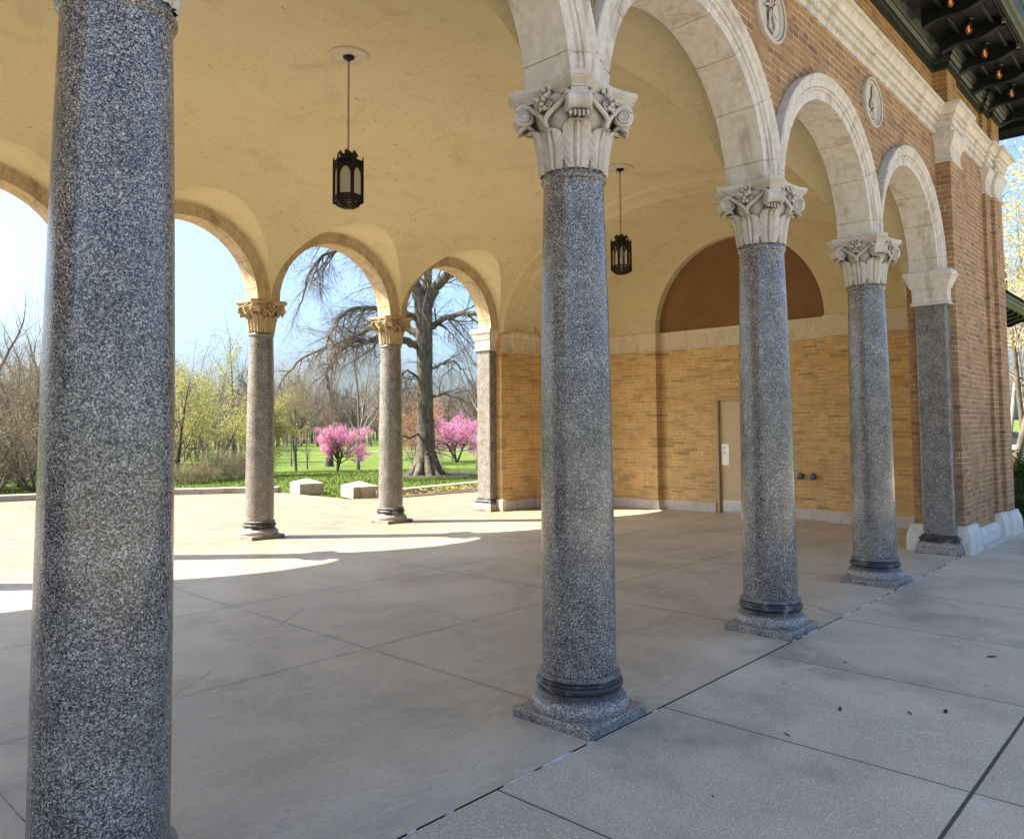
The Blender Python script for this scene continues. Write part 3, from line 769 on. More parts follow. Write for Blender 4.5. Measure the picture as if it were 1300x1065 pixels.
def make_column():
    col = empty('column', parent=pav)
    mb = MB()
    mb.lathe([(.200, .250), (.207, .262), (.2075, .275), (.207, .6), (.205, 1.1), (.201, 1.6), (.194, 2.1), (.184, 2.6), (.174, 2.975), (.174, 2.985), (.178, 2.992), (.186, 3.0), (.190, 3.012), (.186, 3.026), (.178, 3.034), (.176, 3.046)], 72)
    mb.build('shaft', GRANITE, col, True)
    bs = empty_part = None
    mb = MB()
    mb.lathe([(.250, .048), (.262, .052), (.272, .068), (.274, .085), (.270, .105), (.258, .122), (.246, .128), (.240, .130), (.240, .140), (.232, .146), (.226, .158), (.226, .170), (.234, .176), (.240, .180), (.243, .192), (.240, .203), (.234, .208), (.224, .212), (.222, .222), (.228, .228), (.232, .236), (.229, .247), (.222, .252), (.212, .256)], 72)
    b_ = mb.build('base', GRANITE_BASE, col, True)
    mb = MB(); h = .2665
    mb.box(-h, h, -h, h, -0.01, .055); mb.build('plinth', GRANITE_BASE, b_, bevel=0.008)
    mb = capital_mesh()
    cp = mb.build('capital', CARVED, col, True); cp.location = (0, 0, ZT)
    return col
col0 = make_column(); col0['label'] = 'grey granite column with leafy stone capital'
first = True
for y in (0.0, D):
    for i in range(-3, 3):
        c = col0 if first else copy_tree(col0, pav)
        first = False
        x = i * S
        if y == 0 and i == -1: x = -2.51
        c.location = (x, y, 0)
    if y > 1:
        c['label'] = 'granite column of the back arcade with a tan weathered capital'

bpy.context.view_layer.update()
back_cap = None
for o in list(bpy.data.objects):
    if o.name.split('.')[0] == 'capital' and o.parent and o.parent.location.y > 1:
        if back_cap is None:
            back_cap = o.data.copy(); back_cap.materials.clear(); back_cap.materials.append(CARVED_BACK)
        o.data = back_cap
# --- pilasters with impost blocks at the arcade ends
def pilaster(x, sgn, ysgn, yc):
    """sgn +1: pier lies toward +x"""
    p = empty('pilaster', parent=pav)
    def X(v): return x + sgn * v
    y0, y1 = sorted((yc - ysgn * 0.20, yc + ysgn * 0.16))
    a, b_ = sorted((X(0), X(0.19)))
    mb = MB(); mb.box(a, b_, y0, y1, 0.22, 3.11); mb.build('shaft', GRANITE, p, bevel=0.022)
    mb = MB()
    def ringpath(pr):   # three-sided wrap, out = away from the pier
        q = [(X(0.19), y0), (X(0), y0), (X(0), y1), (X(0.19), y1)]
        if sgn > 0: q = q[::-1]
        return [(o, z) for o, z in pr], q
    pr = [(0, .0), (.075, .0), (.08, .012), (.08, .065), (.065, .075), (.068, .082), (.07, .10), (.062, .122), (.048, .13), (.045, .142), (.03, .155), (.03, .168), (.04, .174), (.042, .188), (.034, .198), (.018, .204), (.015, .226), (0, .23)]
    pr_, q = ringpath(pr); mb.path(pr_, q); mb.box(a, b_, y0, y1, 0, 0.218); mb.build('base', GRANITE_BASE, p)
    mb = MB()
    pr = [(0, 3.10), (.035, 3.10), (.045, 3.115), (.035, 3.13), (.022, 3.14), (.022, 3.30), (.034, 3.31), (.045, 3.325), (.045, 3.335), (.05, 3.345), (.07, 3.40), (.085, 3.43), (.088, 3.445), (.10, 3.45), (.10, 3.50), (.09, 3.522), (0, 3.522)]
    pr_, q = ringpath(pr); mb.path(pr_, q); mb.box(a, b_, y0, y1, 3.112, 3.52); mb.build('impost', STONE, p)
    return p
pf = pilaster(7.20, 1, 1, 0.0); pf['label'] = 'square granite pilaster with plain stone impost, front arcade'
pilaster(7.20, 1, -1, D); pilaster(-9.65, -1, 1, 0.0); pilaster(-9.65, -1, -1, D)

# --- arches
prof_f = [(RI, -.128), (RI + .078, -.128), (RI + .080, -.142), (RI + .090, -.150), (RI + .100, -.150), (RI + .106, -.140), (RI + .110, -.158), (RE - .055, -.164), (RE - .045, -.176), (RE - .030, -.186), (RE - .010, -.188), (RE, -.180),
          (RE, .240), (RE - .008, .248), (RE - .03, .250), (RE - .05, .236), (RE - .06, .226), (RI + .11, .224), (RI + .10, .212), (RI + .07, .210), (RI, .206)]
joints = [radians(a) for a in (9.0, 32, 55, 78, 102, 125, 148, 171)]
for yy, flip in ((0.0, 1), (D, -1)):
    pr = [(r, yy + flip * y) for r, y in prof_f]
    for i in range(NB0, NB1):
        mb = MB(); mb.arch(pr, (i + .5) * S, ZC, -0.004, pi + 0.004, joints)
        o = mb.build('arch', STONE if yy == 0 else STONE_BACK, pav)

# --- spandrel walls (brick), outer skin over the arches
def spandrel(y0, y1, name):
    rr = 1.16; V = []; F = []; xs = []
    for i in range(NB0, NB1):
        xc = (i + .5) * S; n = 40
        for k in range(n + 1):
            a = pi - pi * k / n; xs.append((xc + rr * cos(a), ZC + rr * sin(a)))
    z1 = 6.22
    xs = [(-4 * S - 0.05, ZC)] + xs + [(XP + 0.02, ZC)]
    for x, zb in xs:
        for y in (y0, y1): V += [(x, y, zb), (x, y, z1)]
    for k in range(len(xs) - 1):
        a, b_ = k * 4, (k + 1) * 4
        F += [(a, b_, b_ + 1, a + 1), (a + 2, a + 3, b_ + 3, b_ + 2), (a, a + 2, b_ + 2, b_), (a + 1, b_ + 1, b_ + 3, a + 3)]
    F += [(0, 1, 3, 2)]; e = (len(xs) - 1) * 4; F += [(e, e + 2, e + 3, e + 1)]
    return mesh_obj(name, V, F, BRICK_OUT, pav)
spandrel(-0.10, 0.12, 'arcade_wall'); spandrel(D - 0.12, D + 0.10, 'arcade_wall')

# --- piers and end walls (brick)
mb = MB()
mb.box(XP, 7.85, YF, 0.30, 0, 6.22)                 # corner strip
mb.box(7.85, 9.62, YF + 0.045, 0.38, 0, 6.22)       # recessed panel
mb.box(9.30, 9.62, YF - 0.0, YF + 0.05, 0, 6.22)
mb.box(9.62, XO, YF - 0.05, 0.40, 0, 6.22)
mb.box(7.84, 8.30, 0.20, 0.30, 0, 3.4)
o = mb.build('front_pier', BRICK_OUT, pav, bevel=0.004)
mb = MB()
mb.box(XP, 8.30, D - 0.30, -YF + D, 0, 6.22); mb.box(8.30, 9.62, D - 0.38, -YF + D - 0.045, 0, 6.22); mb.box(9.62, XO, D - 0.40, D - YF + 0.05, 0, 6.22)
mb.build('back_pier', BRICK_IN, pav, bevel=0.004)
# inner skin of the front pier seen from the hall is golden like the back
mb = MB(); mb.box(XP + 0.01, 8.305, 0.30, 0.304, 0.0, 3.1); mb.box(8.305, 9.5, 0.38, 0.384, 0, 3.1); mb.build('inner_pier_skin', BRICK_IN, pav)
mb = MB(); mb.box(XL - 0.0 - 2.7, XL, YF, 0.33, 0, 6.22); mb.box(XL - 2.7, XL, D - 0.33, D - YF, 0, 6.22); mb.box(XL - 2.7, XL - 2.15, 0.33, D - 0.33, 0, 6.22)
mb.build('left_end_wall', BRICK_IN, pav)
NY0, NY1 = 2.17, 5.47; NYC = (NY0 + NY1) / 2; NR = (NY1 - NY0) / 2
DY0, DY1, DZ = 3.27, 4.285, 2.125
mb = MB()
mb.box(XE, XO - 0.01, 0.37, NY0, 0, 3.09); mb.box(XE, XO - 0.01, NY1, D - 0.37, 0, 3.09)
mb.box(XR, XO - 0.01, NY0 - 0.01, DY0, 0, 3.09); mb.box(XR, XO - 0.01, DY1, NY1 + 0.01, 0, 3.09); mb.box(XR, XO - 0.01, DY0, DY1, DZ, 3.09)
ew = mb.build('end_wall', BRICK_IN, pav)
# stucco upper end wall with half-round recess
V = []; F = []; n = 48
ZB = 3.43
arc = [(NYC - NR * cos(pi * k / n), ZB + NR * sin(pi * k / n)) for k in range(n + 1)]
prevs = None
for k, (y, z) in enumerate(arc):
    V += [(XE, y, z), (XE, y, 6.0), (XR, y, z)]
for k in range(n):
    a, b_ = 3 * k, 3 * (k + 1); F += [(a, a + 1, b_ + 1, b_), (a, b_, b_ + 2, a + 2)]
o_ = len(V); V += [(XE, 0.2, ZB - 0.36), (XE, 0.2, 6.0), (XE, NY0, ZB - 0.36), (XE, NY0, 6.0)]; F.append((o_, o_ + 1, o_ + 3, o_ + 2))
o_ = len(V); V += [(XE, NY1, ZB - 0.36), (XE, NY1, 6.0), (XE, D - 0.2, ZB - 0.36), (XE, D - 0.2, 6.0)]; F.append((o_, o_ + 1, o_ + 3, o_ + 2))
mesh_obj('upper_end_wall', V, F, PLASTER, pav)
mb = MB(); mb.box(XR, XR + 0.1, NY0 - 0.1, NY1 + 0.1, 3.40, 5.3); mb.build('lunette', BROWN, pav)['label'] = 'half-round brown stucco panel above the stone band'
mb = MB(); mb.box(XR + 0.1, XO - 0.01, 0.35, D - 0.35, 3.09, 6.22); mb.build('end_wall_top', BRICK_OUT, pav)
# stone band along the end wall, pier faces, with joints
bandp = [(0, 3.075), (.022, 3.075), (.022, 3.105), (.012, 3.11), (.012, 3.375), (.022, 3.385), (.030, 3.41), (.030, 3.435), (0, 3.44)]
mb = MB()
mb.path(bandp, [(XP + 0.02, D - 0.30), (8.30, D - 0.30), (8.30, D - 0.38), (XE, D - 0.38), (XE, NY1), (XR, NY1), (XR, NY0), (XE, NY0), (XE, 0.384), (8.305, 0.384), (8.305, 0.304), (XP + 0.02, 0.304)])
mb.build('stone_band', STONE_TAN, pav, bevel=0.003)
imp = [(0, 3.085), (.055, 3.085), (.055, 3.10), (.045, 3.11), (.045, 3.28), (.06, 3.30), (.065, 3.35), (.095, 3.42), (.10, 3.44), (.10, 3.475), (0, 3.478)]
for yy, dr in ((D - 0.30, 1), (0.304, -1)):
    q = [(7.68, yy + dr * .01), (7.68, yy - dr * 0.03), (8.26, yy - dr * 0.03), (8.26, yy + dr * 0.01)]
    if dr < 0: q = q[::-1]
    mb = MB(); mb.path(imp, q); mb.box(7.68, 8.26, *sorted((yy + dr * .01, yy - dr * .03)), 3.087, 3.476); mb.build('rib_impost', STONE_TAN, pav)
# baseboard
mb = MB()
bp = [(0, 0), (.045, 0), (.045, .165), (.03, .185), (0, .185)]
for run in ([(XP + 0.08, D - 0.30), (8.30, D - 0.30), (8.30, D - 0.38), (XE, D - 0.38), (XE, NY1), (XR, NY1), (XR, DY1 + 0.02)], [(XR, DY0 - 0.02), (XR, NY0), (XE, NY0), (XE, 0.384), (8.305, 0.384), (8.305, 0.304), (XP + 0.12, 0.304)]):
    mb.path(bp, run)
mb.build('baseboard', STONE_BASEBOARD, pav, bevel=0.006)
# back pier base block
mb = MB(); mb.path([(0, 0), (.055, 0), (.055, .20), (.03, .225), (0, .225)], [(XP, D + 0.26), (XP, D - 0.30), (XP + 0.09, D - 0.30)]); mb.build('pier_base', STONE_TAN, pav)

# pier plinths on the outside: painted white stone
mb = MB()
tall = [(0, -0.01), (.085, -0.01), (.085, .16), (.07, .24), (.045, .30), (.040, .335), (0, .34)]
low = [(0, -0.01), (.075, -0.01), (.075, .16), (.05, .20), (.04, .225), (0, .23)]
mb.path(tall, [(XP + 0.06, 0.30), (XP, 0.30), (XP, YF), (7.85, YF), (7.85, YF + 0.044)])
mb.path(low, [(7.85, YF + 0.045), (9.30, YF + 0.045)])
mb.path(tall, [(9.30, YF + 0.044), (9.30, YF), (9.62, YF), (9.62, YF - 0.05), (XO, YF - 0.05), (XO, 1.0)])
mb.build('pier_plinth', STONE_WHITE, pav, bevel=0.006)
mb = MB(); mb.box(7.95, 9.25, YF - 0.13, YF + 0.01, -0.01, 0.035); mb.build('footing_kerb', STONE_BASEBOARD, pav, bevel=0.006)

# cornice (string course) wrapping the piers
cor = [(-.02, 5.30), (.03, 5.30), (.03, 5.365), (.022, 5.368), (.022, 5.376), (.058, 5.382), (.058, 5.448), (.046, 5.451), (.046, 5.462), (.075, 5.468), (.088, 5.485), (.085, 5.50), (.074, 5.503), (.074, 5.512), (.105, 5.518), (.112, 5.54), (.128, 5.565), (.150, 5.582), (.150, 5.588), (.176, 5.592), (.176, 5.635), (-.02, 5.66)]
fp = [(XLO, YF), (XL, YF), (XL, -0.10), (XP, -0.10), (XP, YF), (7.85, YF), (7.85, YF + 0.045), (9.30, YF + 0.045), (9.30, YF), (9.62, YF), (9.62, YF - 0.05), (XO, YF - 0.05), (XO, D - YF + 0.05), (9.62, D - YF + 0.05), (9.62, D - YF), (XP, D - YF), (XP, D + 0.10), (XL, D + 0.10), (XL, D - YF), (XLO, D - YF)]
mb = MB(); mb.path(cor, fp, closed=True)
mb.build('cornice', STONE, pav, fix=True)
# pier capitals below the cornice
pc = [(-.01, 4.935), (.022, 4.935), (.032, 4.95), (.022, 4.965), (.010, 4.975), (.010, 5.12), (.022, 5.13), (.03, 5.16), (.07, 5.235), (.075, 5.25), (.075, 5.298), (-.01, 5.299)]
mb = MB(); mb.path(pc, [(XP, -0.10), (XP, YF), (7.85, YF), (7.85, YF + 0.046)]); mb.build('pier_capital', STONE, pav)
mb = MB(); mb.path(pc, [(9.30, YF + 0.046), (9.30, YF), (9.62, YF), (9.62, YF - 0.05), (XO, YF - 0.05), (XO, 0.4)])
mb.build('pier_capital', STONE, pav)

# medallions on the brick between the arches
def medallion_relief(mb, k):
    rng = random.Random(40 + k)
    y = -0.128
    if k % 2 == 0:   # flaring trumpet flower with stamens
        for a in (0.3, 1.1, 2.0, 2.8, 3.9, 5.4):
            pts = [(0.02 * cos(a), y, 0.03 + 0.02 * sin(a)), (0.07 * cos(a + .2), y - .004, 0.03 + 0.07 * sin(a + .2)), (0.12 * cos(a + .45), y, 0.03 + 0.12 * sin(a + .45))]
            mb.tube(pts, [.010, .012, .004], 6)
        mb.tube([(0.0, y, 0.0), (-0.03, y, -0.07), (-0.05, y, -0.14), (0.03, y, -0.17), (0.07, y, -0.10), (0.02, y, -0.01)], .009, 6)
        mb.tube([(0.05, y, 0.08), (0.09, y, 0.13), (0.06, y, 0.17), (0.0, y, 0.16)], .011, 6)
    else:
        for j in range(6):
            x0, z0 = rng.uniform(-.06, .06), -0.14 + j * 0.055
            pts = []
            for i in range(14):
                th = i / 13 * 3.4 * pi; rr = 0.008 + 0.035 * (1 - i / 13)
                pts.append((x0 + rr * cos(th + j), y, z0 + rr * sin(th + j) * (1 if j % 2 else -1)))
            mb.tube(pts, .0075, 5)
        mb.tube([(0, y, -0.18), (0.02, y, -0.06), (-0.02, y, 0.05), (0.01, y, 0.18)], .009, 6)
for i in range(-3, 3):
    m_ = MB(); V = []; F = []
    prof = [(0.0, -.112), (.196, -.112), (.203, -.124), (.214, -.134), (.226, -.134), (.232, -.124), (.236, -.146), (.250, -.150), (.262, -.140), (.266, -.095)]
    n = 48
    for r, y in prof:
        for k in range(n):
            a = 2 * pi * k / n; V.append((r * cos(a), y, r * sin(a)))
    for j in range(len(prof) - 1):
        for k in range(n):
            q = (k + 1) % n; F.append((j * n + k, j * n + q, (j + 1) * n + q, (j + 1) * n + k))
    m_.add(V, F); medallion_relief(m_, i + 1)
    o = m_.build('medallion', CARVED, pav, True); o.location = (i * S + 0.02, 0, 4.975)

# --- vault
def vy(z, drop=0.0):      # distance from centreline where the vault has height z
    t = (z - VZ) / (VB - drop); t = min(1, max(0, t)); return (VA - drop * 0.6) * sqrt(1 - t * t)
def build_vault():
    RL = S / 2 - 0.004; V = []; F = []; nph = 30
    phis = [pi / 2 * k / nph for k in range(nph + 1)]
    def quad(a, b_, c, d): o = len(V); V.extend([a, b_, c, d]); F.append((o, o + 1, o + 2, o + 3))
    for i in range(NB0, NB1):
        xc = (i + .5) * S
        for side in (-1, 1):
            Y = lambda yy: YC + side * yy
            for k in range(nph):
                p0, p1 = phis[k], phis[k + 1]
                z0, z1 = ZC + RL * sin(p0), ZC + RL * sin(p1); h0, h1 = RL * cos(p0), RL * cos(p1)
                y0, y1 = vy(z0), vy(z1)
                for sx in (-1, 1):
                    nq = 4
                    for q in range(nq):
                        f0, f1 = q / nq, (q + 1) / nq
                        a0 = h0 + (S / 2 - h0) * f0; b0 = h0 + (S / 2 - h0) * f1; a1 = h1 + (S / 2 - h1) * f0; b1 = h1 + (S / 2 - h1) * f1
                        quad((xc + sx * a0, Y(y0), z0), (xc + sx * b0, Y(y0), z0), (xc + sx * b1, Y(y1), z1), (xc + sx * a1, Y(y1), z1))
                    # lunette cylinder from the wall to the groin
                    yw = YC - 0.235
                    for q in range(4):
                        f0, f1 = q / 4, (q + 1) / 4
                        quad((xc + sx * h0, Y(yw + (y0 - yw) * f0), z0), (xc + sx * h0, Y(yw + (y0 - yw) * f1), z0), (xc + sx * h1, Y(yw + (y1 - yw) * f1), z1), (xc + sx * h1, Y(yw + (y1 - yw) * f0), z1))
            # low part below lunette springing
            z0, z1 = VZ - 0.02, ZC
            quad((xc - S / 2, Y(vy(z0)), z0), (xc + S / 2, Y(vy(z0)), z0), (xc + S / 2, Y(vy(z1)), z1), (xc - S / 2, Y(vy(z1)), z1)) if False else None
            zt = ZC + RL; t0 = math.asin((zt - VZ) / VB); nt_ = 16
            for k in range(nt_):
                ta, tb = t0 + (pi / 2 - t0) * k / nt_, t0 + (pi / 2 - t0) * (k + 1) / nt_
                for q in range(8):
                    xa, xb = xc - S / 2 + S * q / 8, xc - S / 2 + S * (q + 1) / 8
                    quad((xa, Y(VA * cos(ta)), VZ + VB * sin(ta)), (xb, Y(VA * cos(ta)), VZ + VB * sin(ta)), (xb, Y(VA * cos(tb)), VZ + VB * sin(tb)), (xa, Y(VA * cos(tb)), VZ + VB * sin(tb)))
    # end sections: stepped transverse ribs
    def section(secs):
        n = 64
        rows = []
        for x, drop in secs:
            a_ = VA - drop * 0.6 - (0.0 if 3 * S + .001 > x > -4 * S - .001 else 0.05 if x < 8.29 else 0.10)
            rows.append([(x, YC - a_ * cos(pi * k / n), VZ + (VB - drop) * sin(pi * k / n)) for k in range(n + 1)])
        for r0, r1 in zip(rows, rows[1:]):
            for k in range(n): quad(r0[k], r1[k], r1[k + 1], r0[k + 1])
    section([(3 * S, 0.0), (7.395, 0.05), (7.42, 0.055), (7.44, 0.045), (7.69, 0.045), (7.70, 0.12), (7.74, 0.135), (7.80, 0.125), (8.18, 0.125), (8.24, 0.13), (8.255, 0.07), (8.7, 0.085), (9.1, 0.14), (XE + 0.005, 0.26)])
    section([(-4 * S, 0.0), (-4 * S - 0.02, 0.05), (-4 * S - 2.15, 0.12)])
    me = bpy.data.meshes.new('vaulted_ceiling'); me.from_pydata(V, [], F)
    bm = bmesh.new(); bm.from_mesh(me); bmesh.ops.remove_doubles(bm, verts=bm.verts, dist=0.0008); bm.to_mesh(me); bm.free()
    me.polygons.foreach_set('use_smooth', [True] * len(me.polygons)); me.materials.append(PLASTER)
    o = link(bpy.data.objects.new('vaulted_ceiling', me), pav); me.set_sharp_from_angle(angle=radians(22))
    return o
build_vault()

# --- door in the niche
door = empty('door', (XR, DY1, 0), pav)
mb = MB()
fw = 0.055
mb.box(-0.035, 0.12, -fw, 0, 0, DZ); mb.box(-0.035, 0.12, DY0 - DY1, DY0 - DY1 + fw, 0, DZ); mb.box(-0.034, 0.119, DY0 - DY1 + fw, -fw, DZ - fw, DZ - 0.001)
mb.build('door_frame', FRAMEM, door, bevel=0.005)
mb = MB(); mb.box(0.03, 0.075, DY0 - DY1 + fw + .004, -fw - .004, 0.012, DZ - fw - .004); mb.build('door_leaf', DOORM, door, bevel=0.003)
mb = MB(); mb.box(0.024, 0.031, -0.235, -0.085, 0.88, 1.27); mb.build('lock_plate', STEEL, door, bevel=0.002)
mb = MB(); mb.lathe([(.02, 0), (.022, .01), (.018, .02)], 16); o = mb.build('lock_cylinder', STEEL, door); o.rotation_euler = (0, -pi / 2, 0); o.location = (0.026, -0.125, 1.20)
mb = MB(); mb.lathe([(.02, 0), (.022, .01), (.018, .02)], 16); o = mb.build('lock_cylinder', STEEL, door); o.rotation_euler = (0, -pi / 2, 0); o.location = (0.026, -0.125, 1.11)
mb = MB(); mb.box(0.024, 0.031, DY0 - DY1 + fw + .03, -fw - .03, 0.03, 0.235); mb.build('kick_plate', STEEL, door, bevel=0.002)
mb = MB(); mb.box(-0.02, 0.12, DY0 - DY1 + fw, -fw, 0.0, 0.011); mb.build('threshold', STEEL, door)
# --- fire department connection on the end wall
fc = empty('twin_pipe_outlet', (XR, 2.61, 0.735)); tag(fc, 'two round grey metal hose caps side by side low on the brick end wall', 'pipe outlet')
for dy in (-0.105, 0.105):
    mb = MB(); mb.lathe([(.062, 0), (.062, .02), (.045, .022), (.045, .045), (.055, .05), (.058, .085), (.05, .10), (.02, .105), (.012, .12)], 24)
    o = mb.build('hose_cap', GREYM, fc, True); o.rotation_euler = (0, -pi / 2, 0); o.location = (0, dy, 0)
    for k in range(4):
        mb = MB(); a = k * pi / 2; mb.box(.05 * cos(a) - .008, .05 * cos(a) + .008, .05 * sin(a) - .008, .05 * sin(a) + .008, .05, .095); mb.build('lug', GREYM, o)

# --- eaves
def offset_path(d):
    return None
ov = 0.78
ex0, ex1, ey0, ey1 = XLO - ov, XO + ov, YF - ov, D - YF + ov
ZS = 6.40
mb = MB()
fr = [(-.02, 6.13), (.03, 6.13), (.035, 6.15), (.035, 6.20), (.05, 6.205), (.06, 6.24), (.09, 6.27), (.09, 6.30), (.10, 6.305), (.14, 6.36), (.14, 6.40), (-.02, 6.405)]
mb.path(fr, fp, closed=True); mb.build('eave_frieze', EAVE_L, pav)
mb = MB()   # soffit ring
inn = (XLO + .1, XO - .1, 0.0, D)
V = [(ex0, ey0, ZS), (ex1, ey0, ZS), (ex1, ey1, ZS), (ex0, ey1, ZS), (inn[0], inn[2], ZS), (inn[1], inn[2], ZS), (inn[1], inn[3], ZS), (inn[0], inn[3], ZS)]
V += [(x, y, ZS + 0.03) for x, y, z in V]
F = []
for k in range(4):
    j = (k + 1) % 4; F += [(k, 4 + k, 4 + j, j), (8 + k, 8 + j, 12 + j, 12 + k), (k, j, 8 + j, 8 + k), (4 + k, 12 + k, 12 + j, 4 + j)]
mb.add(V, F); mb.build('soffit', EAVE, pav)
# coffer rails along the eave between wall and gutter
mb = MB()
for yy in (-0.50, -0.86):
    mb.box(ex0 + .2, ex1 - .2, yy - 0.02, yy + 0.02, ZS - 0.045, ZS - 0.002)
mb.build('soffit_rail', EAVE, pav, bevel=0.006)
# scrolled brackets under the soffit between the bulbs
def bracket():
    mb = MB(); prof = []
    top = ZS - 0.001
    L_ = 0.70
    for i in range(25):
        t = i / 24; y = -0.30 - t * L_
        z = top - 0.15 * (1 - t) ** 0.8 - 0.045 + 0.028 * sin(t * 2.2 * pi) - 0.02 * max(0, t - .85) / .15
        prof.append((y, z))
    poly = prof + [(-0.30 - L_, top), (-0.30, top)]
    mb.prism(poly, 'x', -0.045, 0.045)
    low_ = [(y, z - 0.0) for y, z in prof]
    mb.tube([(0, y, z) for y, z in prof], 0.026, 8)
    mb.lathe([(.03, 0), (.035, .02), (.02, .04)], 12, (0, -0.97, top - 0.10))
    return mb
bx0 = [5.83 + 0.41 + i * 0.815 for i in range(-18, 6)]
br0 = bracket().build('eave_bracket', EAVE, pav, True); br0.location = (bx0[0], 0, 0)
for x in bx0[1:]:
    c = br0.copy(); C.objects.link(c); c.parent = pav; c.location = (x, 0, 0)
for i in range(11):
    c = br0.copy(); C.objects.link(c); c.parent = pav; c.rotation_euler = (0, 0, pi / 2); c.location = (XO + 0.32 - 0.3, 0.1 + i * 0.8, 0)
# gutter
gut = [(-0.02, 6.24), (.02, 6.19), (.055, 6.185), (.075, 6.20), (.10, 6.23), (.13, 6.25), (.155, 6.29), (.16, 6.33), (.185, 6.335), (.185, 6.37), (.165, 6.375), (.165, 6.345), (-.02, 6.345)]
mb = MB(); mb.path(gut, [(ex0, ey0), (ex1, ey0), (ex1, ey1), (ex0, ey1)][::1], closed=True)
mb.build('gutter', GUTTER, pav)
mb = MB(); mb.path([(-.06, 6.30), (-.02, 6.22), (0.0, 6.22), (0.0, 6.41), (-.06, 6.41)], [(ex0, ey0), (ex1, ey0), (ex1, ey1), (ex0, ey1)], closed=True); mb.build('fascia', EAVE, pav)
# hanging clips at the gutter (pale)
mb = MB()
for x in bx0:
    mb.box(x + .38, x + .41, ey0 - .006, ey0 + .03, 6.165, 6.22)
mb.build('gutter_clips', STEEL, pav)['kind'] = 'stuff'
# hipped roof
rx0, rx1, ry0, ry1 = ex0 - .08, ex1 + .08, ey0 - .08, ey1 + .08
hr = (ry1 - ry0) / 2; zr = 6.40 + hr * 0.42; ym = (ry0 + ry1) / 2
mesh_obj('roof', [(rx0, ry0, 6.38), (rx1, ry0, 6.38), (rx1, ry1, 6.38), (rx0, ry1, 6.38), (rx0 + hr, ym, zr), (rx1 - hr, ym, zr)],
         [(0, 1, 5, 4), (1, 2, 5), (2, 3, 4, 5), (3, 0, 4)], ROOFM, pav)

# eave light bulbs
bulb_labels = {0: 'amber eave bulb nearest the camera, at the top of the row under the dark soffit', 1: 'second amber eave bulb from the top of the row', 2: 'middle one of the five amber bulbs under the eave',
               3: 'fourth amber eave bulb, second from the far end', 4: 'farthest amber eave bulb, above the far corner of the brick pier'}
def make_bulb():
    r = empty('light_bulb')
    mb = MB(); mb.lathe([(.055, 0), (.055, -.012), (.03, -.02), (.03, -.075), (.026, -.08)], 20); mb.build('socket', EAVE, r, True)
    mb = MB(); mb.lathe([(.015, -.075), (.017, -.09), (.028, -.12), (.034, -.142), (.032, -.160), (.022, -.178), (.006, -.185)], 20); mb.build('glass', AMBER, r, True)
    mb = MB(); mb.lathe([(.004, -.085), (.007, -.11), (.009, -.13), (.007, -.15), (.002, -.160)], 8); mb.build('filament', FILAMENT, r, True)
    return r
b0 = make_bulb()
for k in range(5):
    r = b0 if k == 0 else copy_tree(b0)
    r.location = (5.95 + k * 0.815, -0.66, ZS - 0.001)
    tag(r, bulb_labels[k], 'light bulb', 'bare bulbs under the dark eave')

